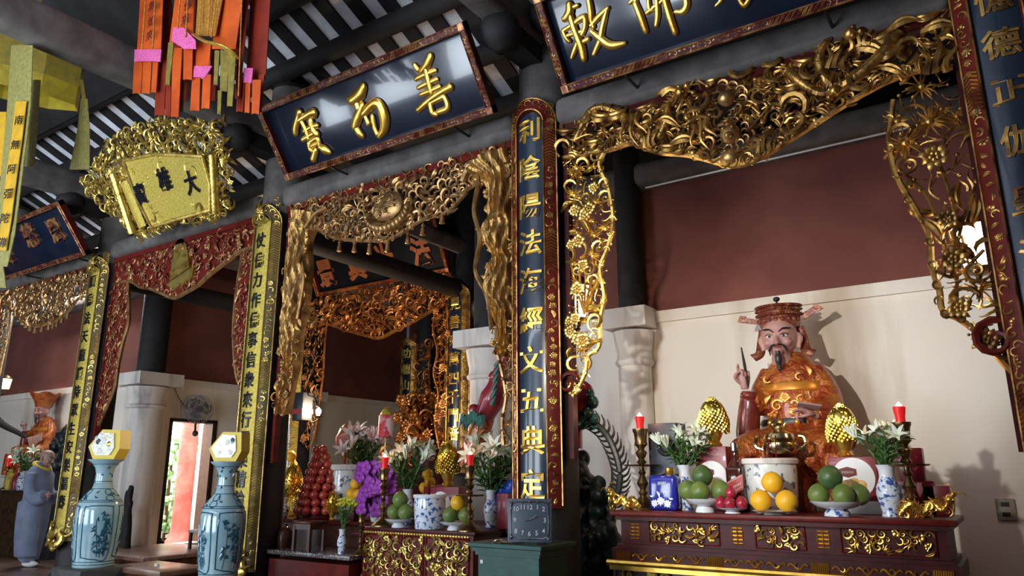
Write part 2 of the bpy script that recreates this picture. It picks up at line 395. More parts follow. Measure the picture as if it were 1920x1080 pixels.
# stepped masonry base for the columns is hidden; engaged white columns on the rear wall
def engaged(x, y, r, name):
    q = MB(); q.lathe([(r*1.15, 0), (r*1.15, .2), (r*1.02, .24), (r, .3), (r*.96, 2.28), (r*1.1, 2.30), (r*1.14, 2.33), (r*1.02, 2.36), (r*1.02, 2.43), (r*1.06, 2.45), (r*1.2, 2.62)], 28, (x, y, 0))
    q.box((x, y, CZ-.075), (r*2.7, r*2.7, .19)); w = struct(q.build(name, STONEW))
    q = MB(); q.lathe([(r*.8, CZ+.02), (r*.8, 5.0)], 24, (x, y, 0)); q.build('wooden_shaft', WOODD, w)
engaged(-2.97, 6.52, .165, 'column_rear'); engaged(-4.78, 6.62, .21, 'column_rear_inner'); engaged(-11.32, 6.5, .27, 'column_rear_left'); engaged(-11.3, 9.75, .18, 'column_inner_left')
# columns of the front row and of the inner row
for k, x in COLX.items():
    q = MB(); q.lathe([(.26, 0), (.27, .12), (.22, .2), (.215, 5.55)], 28, (x, YC, 0)); c = struct(q.build('column_front', WOODB if k in 'D' else WOODB))
    q = MB(); q.lathe([(.223, 4.0), (.217, 5.5)], 28, (x, YC, 0)); q.build('upper_shaft', WOODG, c)
for x in (-6.36, -9.79):
    q = MB(); q.lathe([(.2, 0), (.19, 5.2)], 24, (x, 8.25, 0)); struct(q.build('column_inner', WOODD))
    q = MB(); q.lathe([(.2, 0), (.19, 5.2)], 24, (x, 11.4, 0)); struct(q.build('column_inner', WOODD))
def log(name, a, b, r, m, n=14):
    q = MB(); q.tube([a, b], r, n); return struct(q.build(name, m))
ks = ['E', 'D', 'C', 'B', 'A']
for a, b in zip(ks, ks[1:]):
    x0, x1 = COLX[a]+.2, COLX[b]-.2
    q = rbox(((x0+x1)/2, 4.87, 4.165), (x1-x0, .26, .23), .07, 3); struct(q.build('trim_lintel', WOODG))
log('trim_lintel', (.4, 4.87, 4.165), (2.6, 4.87, 4.165), .11, WOODG)
for k in ks:                                                 # tie beams along the depth
    x = COLX[k]
    q = rbox((x, 1.3, 4.96), (.26, 7.0, .34), .07, 3); struct(q.build('trim_tie_beam', WOODG))
    q = rbox((x, 5.75, 4.62), (.2, 1.5, .24), .06, 3); struct(q.build('trim_tie_beam', WOODD))
    # carved bracket under the purlin on the column head
    q = MB(); q.box((x, 4.55, 4.75), (.2, .5, .22)); q.ball((x, 4.28, 4.72), .17); q.box((x, 4.8, 5.0), (.5, .3, .2)); q.ball((x-.2, 4.6, 4.9), .14); q.ball((x+.22, 4.6, 4.95), .14)
    carve(q, [(x-.3, 4.6), (x+.3, 4.6), (x+.3, 5.1), (x-.3, 5.1)], .1, ['scroll', 'leaf'], 3) if False else None
    struct(q.build('trim_bracket', WOODD))
for x in (-6.36, -9.79):
    log('trim_inner_tie', (x, 5.1, 3.85), (x, 8.1, 3.85), .13, WOODD); log('trim_inner_tie', (x, 5.1, 4.5), (x, 8.1, 4.5), .12, WOODG)
log('trim_inner_cross', (-6.2, 8.25, 3.55), (-4.3, 8.25, 3.55), .15, WOODG)
log('trim_inner_cross', (-11.2, 8.25, 4.9), (-4.3, 8.25, 4.9), .14, WOODD)
for x0, x1, z in ((-4.3, 2.6, 4.22), (-21, -11.3, 4.35)):     # wall plate over the maroon wall, a dark purlin before it
    q = rbox(((x0+x1)/2, 6.62, z), (x1-x0, .34, .26), .08, 3); struct(q.build('trim_wall_plate', WOODG))
    log('trim_rear_purlin', (x0, 6.2, z+.36), (x1, 6.2, z+.36), .17, WOODD)
q = MB(); q.tube([P(1210, 352, 5.9), P(1700, 240, 5.9)], .008, 6); struct(q.build('trim_wire', WHITEC))

# roof: tiles over close-set rafters on purlins
T = .42; ZR = 5.86
def rz(y): return ZR-T*(y-4.67)
YR = 2.0
cq = MB(); y1 = 6.75
for (a, b) in (((YR, rz(YR)), (y1, rz(y1))), ((-2.3, rz(YR)-T*(YR+2.3)), (YR, rz(YR)))):
    v = [(-16.2, a[0], a[1]), (2.8, a[0], a[1]), (2.8, b[0], b[1]), (-16.2, b[0], b[1])]; v += [(x, y, z+.05) for x, y, z in v]
    cq.add(v, [(3, 2, 1, 0), (4, 5, 6, 7), (0, 1, 5, 4), (1, 2, 6, 5), (2, 3, 7, 6), (3, 0, 4, 7)])
ceil = struct(cq.build('ceiling', TILE, smooth=False))
ra = math.atan(T); ln = (y1-YR)/math.cos(ra)
r0 = MB(); r0.box((0, 0, 0), (.17, ln, .03)); first = None
nx = 54
for i in range(nx):
    x = -16+.345*i
    loc = (x, (YR+y1)/2, (rz(YR)+rz(y1))/2-.014)
    if first is None: first = r0.build('rafter', WOODD, ceil, False, loc, (-ra, 0, 0))
    else: o = first.copy(); COL.objects.link(o); o.parent = ceil; o.location = loc
for k, y in enumerate((2.05, 2.75, 3.45, 4.12, 4.72, 5.35, 5.95)):
    q = MB(); q.tube([(-16, y, rz(y)-.20), (2.6, y, rz(y)-.20)], .105, 12); q.build('purlin', WOODD, ceil)
# boarded ceiling hung under the tiles over the central and far bays
bq = MB()
for x0, x1 in ((-21, -6.5),):
    v = [(x0, -2.0, rz(YR)-T*(YR+2.0)-.36), (x1, -2.0, rz(YR)-T*(YR+2.0)-.36), (x1, YR, rz(YR)-.36), (x0, YR, rz(YR)-.36)]; v += [(x, y, z+.03) for x, y, z in v]; bq.add(v, [(3, 2, 1, 0), (4, 5, 6, 7), (0, 1, 5, 4), (1, 2, 6, 5), (2, 3, 7, 6), (3, 0, 4, 7)])
    v = [(x0, YR, rz(YR)-.36), (x1, YR, rz(YR)-.36), (x1, 4.05, rz(4.05)-.36), (x0, 4.05, rz(4.05)-.36)]; v += [(x, y, z+.03) for x, y, z in v]; bq.add(v, [(3, 2, 1, 0), (4, 5, 6, 7), (0, 1, 5, 4), (1, 2, 6, 5), (2, 3, 7, 6), (3, 0, 4, 7)])
struct(bq.build('ceiling_boards', WOODD, smooth=False))
# dark inner roof
q = MB()
for x0, x1, ya, za, yb, zb in ((-16, 2.6, 6.75, rz(6.75)+.02, 9.2, 6.6), (-16, 2.6, 9.2, 6.6, 12.8, 5.0)):
    v = [(x0, ya, za), (x1, ya, za), (x1, yb, zb), (x0, yb, zb)]; v += [(x, y, z+.05) for x, y, z in v]
    q.add(v, [(3, 2, 1, 0), (4, 5, 6, 7), (0, 1, 5, 4), (1, 2, 6, 5), (2, 3, 7, 6), (3, 0, 4, 7)])
struct(q.build('ceiling_inner', WOODD, smooth=False))
# courtyard outside the side door
area('courtyard_sky', (-13.4, 7.6, 4.6), (0, 0, 0), 2.5, 3, 2200, (1, .98, .94))
q = MB(); q.box((-13.6, 8.6, -.05), (4, 3.2, .1)); struct(q.build('ground_courtyard', STONEW))
q = MB(); q.box((-15.2, 8.6, 1.8), (.2, 3.2, 3.6)); struct(q.build('wall_courtyard', WHITEP))
fr = MB()
for y, w in ((6.93, .05), (7.74, .05)): fr.box((-11.42, y, 1.17), (.28, w, 1.96))
fr.box((-11.42, 7.335, 2.15), (.28, .86, .05)); dr = struct(fr.build('door_1', BLACKP))
q = MB(); q.box((-11.42, 7.70, 1.17), (.27, .035, 1.9)); q.build('door_jamb', BROWN, dr)

# ================================================================== couplet boards on the columns
RB = .258; BLUEB = mat('blue_black_lacquer', (.014, .027, .048), .27, 0, (.020, .038, .066), 2, coat=.35, stretch=(1, 1, .3)); DARKB = mat('dark_bronze_ground', (.10, .065, .02), .5, .3)
def bendmb(q, R=RB):
    for i, v in enumerate(q.V):
        a = v[:, 0]/R; h = R+v[:, 2]; q.V[i] = np.stack([h*np.sin(a), -h*np.cos(a), v[:, 1]], 1)
    return q
def bendme(me, dx, dz, out, R=RB):
    n = len(me.vertices); a = np.empty(n*3); me.vertices.foreach_get('co', a); a = a.reshape(-1, 3)
    t = (a[:, 0]+dx)/R; h = R+a[:, 2]+out; b = np.stack([h*np.sin(t), -h*np.cos(t), a[:, 1]+dz], 1); me.vertices.foreach_set('co', b.ravel()); me.update()
def strip(q, s0, s1, z0, z1, h0, h1, ns, nz=1, arch=0):
    """curved slab in (s, z, h) coordinates; arch = rise of its rounded head"""
    S = np.linspace(s0, s1, ns+1); v = []; f = []
    mid, half = (s0+s1)/2, (s1-s0)/2
    def zt(s): return z1-arch*(1-math.sqrt(max(0, 1-((s-mid)/half)**2))) if arch else z1
    for s in S: v += [(s, z0, h1), (s, zt(s), h1), (s, zt(s), h0), (s, z0, h0)]
    for i in range(ns):
        a, b = i*4, i*4+4
        for j in range(4): f.append((a+j, a+(j+1) % 4, b+(j+1) % 4, b+j))
    f += [(0, 3, 2, 1), tuple(ns*4+j for j in range(4))]; q.add(v, [t[::-1] for t in f])
def board(label, x, y, z0, z1, chars, pm, fm, bm, cm, glyphs_z, size, w_in=26.5, w_out=50, seed=1, group=None, edge=None, sx=1., foot=False, R=RB, crown=False, coff=0.):
    t = thing('couplet_board', label, 'couplet board', (x, y, z0), 0, group)
    a, b = math.radians(w_in)*R, math.radians(w_out)*R; H = z1-z0
    q = MB(); strip(q, -a, a, .02, H-.07, -.02, .004, 16, arch=a); bendmb(q, R).build('panel', pm, t)
    q = MB(); strip(q, -b, -a, 0, H-.16, -.02, .022, 6); strip(q, a, b, 0, H-.16, -.02, .022, 6)
    # rounded head of the frame
    n = 24; v = []; f = []
    for i in range(n+1):
        th = PI*i/n; c, s_ = math.cos(th), math.sin(th)
        for r_, h in ((a, .022), (b, .022), (b, -.02), (a, -.02)): v.append((r_*c, H-.16+(r_*s_ if r_ == b else (r_-.0)*s_*.95), h))
    for i in range(n):
        for j in range(4): f.append((i*4+j, i*4+(j+1) % 4, i*4+4+(j+1) % 4, i*4+4+j))
    q.add(v, f); strip(q, -b, b, 0, .04, -.02, .026, 12)
    fo = bendmb(q, R).build('frame', fm, t, ang=30)
    q = MB(); rng = random.Random(seed); z = .05; c = (a+b)/2; w = (b-a)
    while z < H-.14:                                          # carved strips alternate between reliefs and diaper work
        L = rng.uniform(.22, .34)
        for sgn in (-1, 1):
            if rng.random() < .62:
                zz = z
                while zz < z+L:
                    stamp(q, rng.choice(['curl', 'scroll2', 'leaf', 'cloud', 'flower']), sgn*c+rng.uniform(-.1, .1)*w, zz, w*.34*rng.uniform(.8, 1.1), rng.uniform(0, 6.3), rng.random() < .5, .016, .55); zz += w*.62
            else:
                zz = z
                while zz < z+L:
                    q.tube([(sgn*c-w*.38, zz, .024), (sgn*c, zz+w*.2, .028), (sgn*c+w*.38, zz, .024)], .006, 4, nrm=(0, 0, 1)); zz += .026
        z += L
    for th in np.linspace(0, PI, 9): stamp(q, 'curl', c*math.cos(th), H-.16+c*math.sin(th), w*.36, th, False, .016, .55)
    if crown: stamp(q, 'flame', 0, H+.05, .1, 0, False, .01); stamp(q, 'scroll', .03, H-.1, .09, 1, False, .02); stamp(q, 'scroll', -.04, H-.1, .08, 2, True, .02); stamp(q, 'flower', 0, H-.02, .07, 0, False, .02)
    if foot:
        for sx_, zz, s_ in ((-.08, .05, .13), (.08, .05, .13), (0, .02, .12), (0, .14, .14), (-.14, .13, .1), (.14, .13, .1), (0, -.06, .1)): stamp(q, rng.choice(['scroll', 'cloud', 'curl']), sx_, zz, s_, rng.uniform(0, 6), rng.random() < .5, .02, .8)
    bendmb(q, R).build('frame_carving', bm, fo)
    q = MB()
    for sg in (-1, 1):
        for e in (a+.004, b-.004): q.tube([(sg*e, .02, .026), (sg*e, H-.16, .026)], .0055, 4)
    for r_ in (a+.004, b-.004): q.tube([(r_*math.cos(u), H-.16+r_*math.sin(u)*.97, .027) for u in np.linspace(0, PI, 17)], .0065, 5)
    bendmb(q, R).build('gilt_edge', edge or bm, fo)
    for ch, gz in zip(chars, glyphs_z):
        me = glyph_mesh(ch, size, .004, .016).copy(); me.materials.clear(); me.materials.append(cm); me.name = 'character'
        if sx != 1: me.transform(Matrix.Diagonal((sx, 1, 1, 1)))
        bendme(me, coff, gz-z0, .008, R); o = bpy.data.objects.new('character', me); COL.objects.link(o); o.parent = t
    return t
def zat(x, ys, Y=4.7): return [float(P(px, py, Y)[2]) for px, py in ys]
gz = zat(0, [(993, y) for y in (246, 316, 387, 456, 527, 600, 675, 751, 826, 908)])
board('tall black couplet board with gold characters between the two altars', COLX['B'], YC, 1.05, 4.24, '利陰陽法海經文五典定', BLUEB, REDL, GOLD, GOLDB, gz, .215, seed=4)
gz = zat(0, [(1850, 2), (1862, 86), (1884, 172), (1898, 266), (1912, 375), (1925, 480), (1935, 590)])
board('dark couplet board cut off by the right edge of the view', COLX['A'], YC, 1.05, 4.75, '憶德正伽皇法海', BLUEB, REDL, GOLD, GOLD, gz, .19, seed=5)
gz = zat(0, [(494-(y-455)*.09, y) for y in np.linspace(452, 1010, 16)], 4.72)
board('yellow gilt couplet board with black characters right of the second vase', COLX['C'], YC, .40, 4.02, '仗佛力作佛事信衆來行周樂精輪福地', GOLDY, DARKB, GOLDYC, BLACKI, gz, .17, seed=6, sx=.85, foot=True, crown=True, w_in=28, w_out=52)
gz = zat(0, [(174-(y-530)*.137, y) for y in np.linspace(530, 975, 14)], 4.72)
board('yellow gilt couplet board behind the monk and the first vase', COLX['D'], YC, .52, 4.02, '願佛法天龍護持眾生安樂福壽', GOLDY, DARKB, GOLDYC, BLACKI, gz, .17, seed=7, sx=.85, foot=True, crown=True, w_in=28, w_out=52)
# ================================================================== lacquered name boards, leaning forward over the lintels
def sign_plane(bl, br, Y, tilt=(-.43, .60)):
    a, b = P(*bl, Y), P(*br, Y); a[1] = b[1] = Y; z = (a[2]+b[2])/2; a[2] = b[2] = z
    return Plane(a, b-a, (0, tilt[0], tilt[1])), float(np.linalg.norm(b-a))
def signboard(label, pl, w, h, fm=REDD, cm=GOLDR, seed=1, fr=.062, pm=BLACKL, name='name_board'):
    t = thing(name, label, 'sign', M=pl.mat())
    q = rbox((w/2, h/2, -.02), (w-.04, h-.04, .04), .006); q.build('panel', pm, t)
    q = MB(); q.box((w/2, fr/2, .015), (w, fr, .07)); q.box((w/2, h-fr/2, .015), (w, fr, .07)); q.box((fr/2, h/2, .015), (fr, h, .07)); q.box((w-fr/2, h/2, .015), (fr, h, .07))
    f = q.build('frame', fm, t, smooth=False); rng = random.Random(seed); q = MB()
    def run(x0, y0, x1, y1):
        L = math.hypot(x1-x0, y1-y0); k = int(L/(fr*.55)); a = math.atan2(y1-y0, x1-x0)
        for i in range(k):
            u = (i+.5)/k; mode = int(u*6) % 3
            x, y = x0+(x1-x0)*u, y0+(y1-y0)*u
            if mode == 1:
                for s in (-.3, 0, .3): q.tube([(x+s*fr*.5-math.cos(a+.9)*fr*.33, y+s*fr*.2-math.sin(a+.9)*fr*.33, .055), (x+s*fr*.5+math.cos(a+.9)*fr*.33, y+s*fr*.2+math.sin(a+.9)*fr*.33, .055)], .006, 4, nrm=(0, 0, 1))
            else: stamp(q, rng.choice(['curl', 'leaf', 'scroll2']), x, y, fr*.33, a+rng.uniform(-1, 1), rng.random() < .5, .046, .5)
    run(fr, fr/2, w-fr, fr/2); run(fr, h-fr/2, w-fr, h-fr/2); run(fr/2, fr, fr/2, h-fr); run(w-fr/2, fr, w-fr/2, h-fr)
    for x in (fr/2, w-fr/2):
        for y in (fr/2, h-fr/2): q.box((x, y, .053), (fr*.9, fr*.9, .012))
    for e in (.008, fr-.006):
        for a, b in (((e, e), (w-e, e)), ((e, h-e), (w-e, h-e)), ((e, e), (e, h-e)), ((w-e, e), (w-e, h-e))): q.tube([(a[0], a[1], .053), (b[0], b[1], .053)], .0065, 4)
    q.build('frame_carving', cm, f)
    for x in (w*.2, w*.8): q = MB(); q.tube([(x, .05, -.02), (x, -.04, -.12), (x, -.15, -.27)], .012, 6); q.build('hook', BLACKP, t)
    return t
def brush(t, pl, strokes, sc, off, m, z=.012, flat=.5, name='character', k=1.):
    q = MB()
    for st in strokes:
        pts = []
        for x, y, r in st:
            a = pl.uv(off[0]+x/sc, off[1]+y/sc); b = pl.uv(off[0]+(x+r)/sc, off[1]+y/sc); c = pl.uv(off[0]+x/sc, off[1]+(y+r)/sc)
            rr = (math.hypot(b[0]-a[0], b[1]-a[1])+math.hypot(c[0]-a[0], c[1]-a[1]))/2*k; pts.append((a[0], a[1], rr))
        stroke(q, pts, z, flat)
    return q.build(name, m, t, ang=60)
pl, w = sign_plane((544, 335), (932, 212), 4.45)
sg = signboard('black name board with three gold characters over the middle bay', pl, w, .735, seed=3)
SHAN = [[(1045, 330, 18), (1022, 380, 20), (985, 430, 12)], [(948, 385, 12), (970, 415, 15)], [(955, 470, 11), (1010, 443, 13), (1075, 418, 11)], [(970, 522, 11), (1030, 493, 13), (1085, 470, 11)],
        [(985, 562, 11), (1050, 537, 13), (1100, 515, 12)], [(1010, 390, 14), (1030, 470, 17), (1052, 560, 15)], [(968, 655, 12), (1040, 592, 15), (1110, 545, 15), (1165, 516, 18)],
        [(1040, 610, 13), (1055, 668, 15), (1082, 682, 12)], [(1045, 612, 11), (1092, 588, 12), (1125, 578, 13), (1145, 640, 15), (1088, 668, 13)]]
ER = [[(645, 512, 20), (622, 560, 26), (575, 598, 22), (558, 590, 14)], [(600, 600, 16), (615, 645, 20)], [(640, 620, 16), (610, 700, 22), (592, 760, 18)], [(590, 740, 14), (620, 790, 18), (640, 810, 14)],
      [(640, 680, 16), (700, 618, 20), (740, 622, 24), (768, 690, 26), (768, 765, 20), (735, 815, 10)], [(650, 680, 10), (675, 735, 14)], [(698, 690, 12), (712, 760, 12), (728, 800, 14)]]
BAO = [[(265, 665, 18), (255, 700, 14), (240, 760, 16), (240, 795, 14)], [(250, 722, 12), (300, 690, 14), (345, 667, 20), (352, 690, 14)], [(275, 720, 12), (300, 770, 12), (320, 830, 12)], [(330, 710, 14), (345, 770, 14), (370, 800, 16)],
       [(290, 782, 10), (340, 752, 11), (370, 745, 12)], [(280, 832, 10), (350, 792, 12)], [(320, 850, 12), (330, 890, 12), (365, 900, 12)], [(320, 850, 10), (370, 822, 12), (385, 870, 12)], [(330, 872, 7), (370, 852, 7)],
       [(360, 890, 14), (345, 950, 16)], [(385, 870, 14), (415, 890, 20), (445, 905, 12)]]
for s in (BAO, ER, SHAN): brush(sg, pl, s, 3.176, (480, 0), GOLDB, k=1.3)
pl, w = sign_plane((1060, 172), (1420, 62), 4.45); w = 2.32
sg = signboard('black name board over the right bay, cut by the top of the view', pl, w, .735, seed=4)
CHI = [[(330, 25, 22), (332, 80, 26), (300, 130, 20), (285, 125, 12)], [(355, 50, 13), (388, 36, 14)], [(332, 90, 20), (365, 200, 22), (415, 330, 24), (432, 415, 20)], [(285, 215, 14), (340, 180, 14), (430, 118, 20), (440, 180, 16), (420, 240, 14)],
       [(285, 215, 14), (310, 268, 14), (332, 290, 12)], [(312, 250, 12), (430, 216, 12)], [(392, 280, 16), (358, 370, 14), (346, 405, 10)], [(420, 292, 12), (462, 272, 16)], [(460, -30, 16), (480, 80, 20), (485, 150, 14), (500, 190, 14)],
       [(480, 180, 14), (540, 110, 18), (600, 55, 14)], [(590, 70, 14), (562, 180, 18), (542, 280, 18), (500, 380, 12)], [(480, 215, 14), (540, 262, 22), (620, 316, 26), (720, 300, 12)]]
FO = [[(750, 20, 12), (790, -15, 14)], [(790, 20, 20), (830, 120, 22), (865, 220, 18)], [(870, 90, 14), (930, 42, 14), (1010, -20, 12)], [(880, -30, 14), (890, 60, 16), (920, 72, 12)], [(940, -20, 18), (946, 100, 18), (936, 180, 14)],
      [(985, -40, 20), (1030, 110, 22), (1070, 230, 20)], [(1135, -60, 20), (1150, 30, 22), (1120, 80, 20), (1070, 82, 14)], [(820, -90, 16), (790, 10, 16)], [(880, -60, 14), (1010, -100, 14), (1130, -130, 14)], [(1000, -40, 14), (1090, -70, 14)]]
LAST = [[(1410, -40, 16), (1380, 10, 12), (1350, 40, 7)], [(1500, -60, 14), (1520, 0, 14), (1552, 36, 17), (1588, -10, 14)], [(1440, -80, 16), (1560, -120, 16)], [(1480, -160, 16), (1500, -60, 14)], [(1350, -130, 14), (1480, -170, 16), (1620, -190, 14)], [(1420, -230, 14), (1400, -130, 16), (1360, -60, 12)], [(1560, -250, 14), (1550, -170, 16)], [(1370, -200, 12), (1590, -260, 14)]]
for s in (CHI, FO, LAST): brush(sg, pl, s, 3.724, (980, 0), GOLDB, k=1.25)
pl, w = sign_plane((10, 522), (168, 480), 4.45)
pl.o = pl.o-pl.u*.1; w += .1
sg = signboard('small dark name board over the far left bay', pl, w, .73, seed=5, cm=GOLDR)
for ch, px, py in (('慈', 57, 440), ('恩', 106, 432), ('廣', 8, 475)):
    a = pl.uv(px, py); glyph(ch, .34, GOLDR, sg, (a[0], a[1], .01), depth=.012, offset=.03)
# inner sign in the sanctuary row
pl, w = sign_plane((598, 555), (846, 508), 8.0, (-.36, .75))
sg = signboard('dark inner name board with dull orange characters behind the middle bay', pl, w, .90, seed=6, cm=GOLDO, fm=REDL, pm=mat('dull_black_panel', (.008, .008, .010), .6, spec=.15))
OCH = mat('dull_orange_gilt', (.55, .17, .05), .5, .1, (.38, .11, .04), 8)
for ch, px, py in (('景', 612, 512), ('真', 668, 497), ('光', 722, 483), ('法', 790, 470)):
    a = pl.uv(px, py); glyph(ch, .46, OCH, sg, (a[0], a[1], .01), depth=.015, offset=.035, sx=.8)

# gilded scroll-shaped board in the centre of the hall
a = P(150, 350, 4.25); pl = Plane(P(300, 345, 4.2), (1, 0, 0), (0, -.40, .80))
t = thing('scroll_board', 'gilded scroll-shaped board with carved dragon border and three characters', 'sign', M=pl.mat())
def U(x, y): return pl.uv(x, y)
pan = [U(240, 300), U(300, 288), U(388, 292), U(402, 345), U(402, 392), U(345, 408), U(292, 424), U(262, 365)]
q = MB(); q.prism(pan, 0, .05); body = q.build('panel', GOLDY, t)
out = [U(*p) for p in ((157, 345), (178, 312), (205, 268), (240, 240), (295, 222), (352, 228), (408, 218), (424, 272), (432, 330), (428, 385), (405, 410), (350, 414), (302, 430), (258, 446), (222, 408), (188, 378))]
q = MB(); carve(q, out, .066, ['scroll', 'leaf', 'flame', 'curl', 'cloud', 'scroll2', 'flame', 'leaf'], 11, .98, .0, 1.2, edge=.0, skip=[(sum(p[0] for p in pan)/8+dx, sum(p[1] for p in pan)/8, .23) for dx in (-.2, 0, .2)])
carve(q, out, .075, ['scroll', 'leaf', 'twig', 'curl'], 12, .95, -.06, 1.0, edge=.0, skip=[(sum(p[0] for p in pan)/8, sum(p[1] for p in pan)/8, .25)])
outline(q, pan, .022, .05, n=1); q.build('dragon_border', GOLDYC, t)
for a, b, r in (((222, 325), (258, 436), .05), ((408, 288), (414, 398), .045)):
    a, b = U(*a), U(*b); q = MB(); A = np.array([a[0], a[1], .06]); B = np.array([b[0], b[1], .06]); q.tube([A, B], r, 12)
    for k in range(14): c = A+(B-A)*(k+.5)/14; q.tube([c-(B-A)*.012, c+(B-A)*.012], r*1.12, 12)
    q.build('scroll_roll', GOLDYC, t)
a, b = U(240, 340), U(275, 425); q = MB(); q.tube([(a[0], a[1], .05), (b[0], b[1], .05)], .075, 10, flat=.35, nrm=(0, 0, 1)); q.build('scroll_fold', GOLDY, t)
SILVER = mat('shiny_black_lacquer_letter', (.02, .02, .03), .12, .3, coat=1)
for ch, px, py, s in (('寶', 272, 362, .25), ('雄', 316, 335, .27), ('大', 367, 341, .26)):
    a = U(px, py); glyph(ch, s, SILVER, t, (a[0], a[1], .056), depth=.008, offset=.02, sx=.85, rot=(0, 0, 0))
q = MB()
for x in (-.35, .35): q.tube([(x, .35, .03), (x, .62, .10)], .008, 5)
q.build('hanger', BLACKP, t)

# ================================================================== carved gilt screens under the lintels
YS = 4.86
WP = wallplane(0, YS)
def W2(pts): return [WP.uv(x, y) for x, y in pts]
def screen(label, rail, x0, x1, top=3.99):
    t = thing('carved_screen', label, 'carved screen', (0, YS, 0), 0); t.rotation_euler = (PI/2, 0, 0)      # local x, y = the plane of the screen, z to the front
    q = MB(); q.box(((x0+x1)/2, 4.022, 0), (x1-x0, .064, .1)); q.build('top_rail', rail, t, smooth=False)
    for x in (x0+.02, x1-.02): q = MB(); q.box((x, 2.7, -.01), (.04, 2.6, .07)); q.build('side_post', rail, t, smooth=False)
    return t
def dragon(q, pts, r, seed=1, z=.06, n=10, spike=True):
    rng = random.Random(seed); s = smooth_path([(x, y) for x, y in pts], n); k = len(s); u = np.linspace(0, 1, k)
    rad = r*(.35+.65*np.sin(np.clip(u*1.0+.12, 0, 1)*PI)**.6); p = np.stack([s[:, 0], s[:, 1], z+r*.6*np.sin(u*9)], 1); q.tube(p, rad, 9)
    t = np.gradient(s, axis=0); t /= np.linalg.norm(t, axis=1, keepdims=True)+1e-9
    if spike:
        for i in range(2, k-2, 2):
            nx, ny = -t[i, 1], t[i, 0]; b = p[i]+np.array([nx, ny, 0])*rad[i]*.8; q.tube([b, b+np.array([nx*.6-t[i, 0]*.5, ny*.6-t[i, 1]*.5, .2])*r*1.3], [r*.28, .002], 4)
    for i in range(0, k, 3):                                   # scale bands
        q.tube([p[i]-np.append(t[i], 0)*r*.12, p[i]+np.append(t[i], 0)*r*.12], rad[i]*1.12, 9)
    h = p[-1]; d = t[-1]; nx = np.array([-d[1], d[0]])
    q.ball(h+(0, 0, r*.3), r*1.25, 9, 7); q.ball(h+np.append(d, 0)*r*1.5+(0, 0, r*.4), r*.8, 8, 6)
    for sg in (-1, 1):
        q.ball(h+np.append(nx*sg*r*.7+d*r*.4, r*1.1), r*.38, 7, 5)
        for m_ in (0, .4): q.tube(smooth_path([h+np.append(nx*sg*r*.8-d*m_*r, r*.4), h+np.append(nx*sg*r*1.8-d*r*1.2, r*.7), h+np.append(nx*sg*r*(2.2+m_)-d*r*2.8, r*.3)], 4), [r*.26]*3+[r*.2]*3+[r*.1]*2+[.003], 5)
        q.tube(smooth_path([h+np.append(d*r*2+nx*sg*r*.4, r*.5), h+np.append(d*r*3+nx*sg*r*1.4, r*.6), h+np.append(d*r*2.6+nx*sg*r*2.6, r*.5)], 4), [r*.14]*8+[.003], 4)
ALLK = ['scroll', 'leaf', 'flame', 'twig', 'curl', 'flower', 'leaf', 'scroll2', 'cloud', 'curl', 'flame']
# ---- right bay
t = screen('large openwork gilt screen with dragons around the right altar', REDD, COLX['B']+.235, COLX['A']-.2)
top = W2([(1058, 222), (1780, 8)])
lower = W2([(1788, 128), (1740, 132), (1700, 142), (1655, 160), (1600, 190), (1540, 228), (1490, 260), (1440, 290), (1405, 308), (1370, 312), (1340, 304), (1290, 292), (1235, 287), (1190, 270), (1140, 284), (1058, 298)])
poly = top+lower
q = MB(); bx = W2([(1368, 193), (1375, 258)])
carve(q, poly, .076, ALLK, 21, .92, -.01, .9, skip=[(bx[0][0], bx[0][1], .07), (bx[1][0], bx[1][1], .1)])
carve(q, poly, .064, ['leaf', 'curl', 'flame', 'flame', 'leaf', 'leaf'], 22, .9, .03, .9, skip=[(bx[0][0], bx[0][1], .09), (bx[1][0], bx[1][1], .13)])
carve(q, poly, .125, ['leaf', 'twig', 'flame', 'leaf', 'curl'], 23, .95, .05, .7, skip=[(bx[0][0], bx[0][1], .12), (bx[1][0], bx[1][1], .16)], rot=-.12)
vb = q.build('valance', GOLD, t)
q = MB(); outline(q, lower, .022, .02, closed=False, n=4); outline(q, top, .016, .02, closed=False, n=1)
rng = random.Random(8); lw = smooth_path([(x, y, 0) for x, y in lower], 5)
for i in range(2, len(lw)-2, 2): stamp(q, rng.choice(['curl', 'scroll', 'cloud']), lw[i][0], lw[i][1]+.02, .05, rng.uniform(0, 6), rng.random() < .5, .02)
q.build('valance_rim', GOLD, vb)
q = MB(); dragon(q, W2([(1085, 270), (1120, 215), (1165, 215), (1200, 255), (1230, 270), (1255, 235), (1262, 205), (1285, 182)]), .042, 1); q.build('dragon', GOLD, t)
q = MB(); dragon(q, W2([(1690, 70), (1650, 120), (1600, 160), (1560, 165), (1540, 120), (1560, 85), (1600, 75)]), .042, 2); q.build('dragon', GOLD, t)
q = MB(); dragon(q, W2([(1480, 140), (1510, 165), (1545, 180), (1580, 165), (1570, 180)]), .034, 3); q.build('dragon', GOLD, t)
q = MB(); a = bx[0]; q.ball((a[0], a[1], .08), .058, 14, 10)
for k in range(9): an = k*.7-.2; stamp(q, 'curl', a[0]+.1*math.cos(an), a[1]+.1*math.sin(an), .05, an, False, .03)
q.build('flaming_pearl', GOLDC, t)
q = MB(); a = bx[1]; q.ball((a[0], a[1], .06), .075, 12, 9, sz=.9); q.ball((a[0], a[1]-.03, .12), .03, 8, 6)
for sg in (-1, 1): q.ball((a[0]+sg*.032, a[1]+.03, .115), .018, 8, 6); q.tube([(a[0]+sg*.02, a[1]+.06, .12), (a[0]+sg*.065, a[1]+.07, .10)], .01, 5)
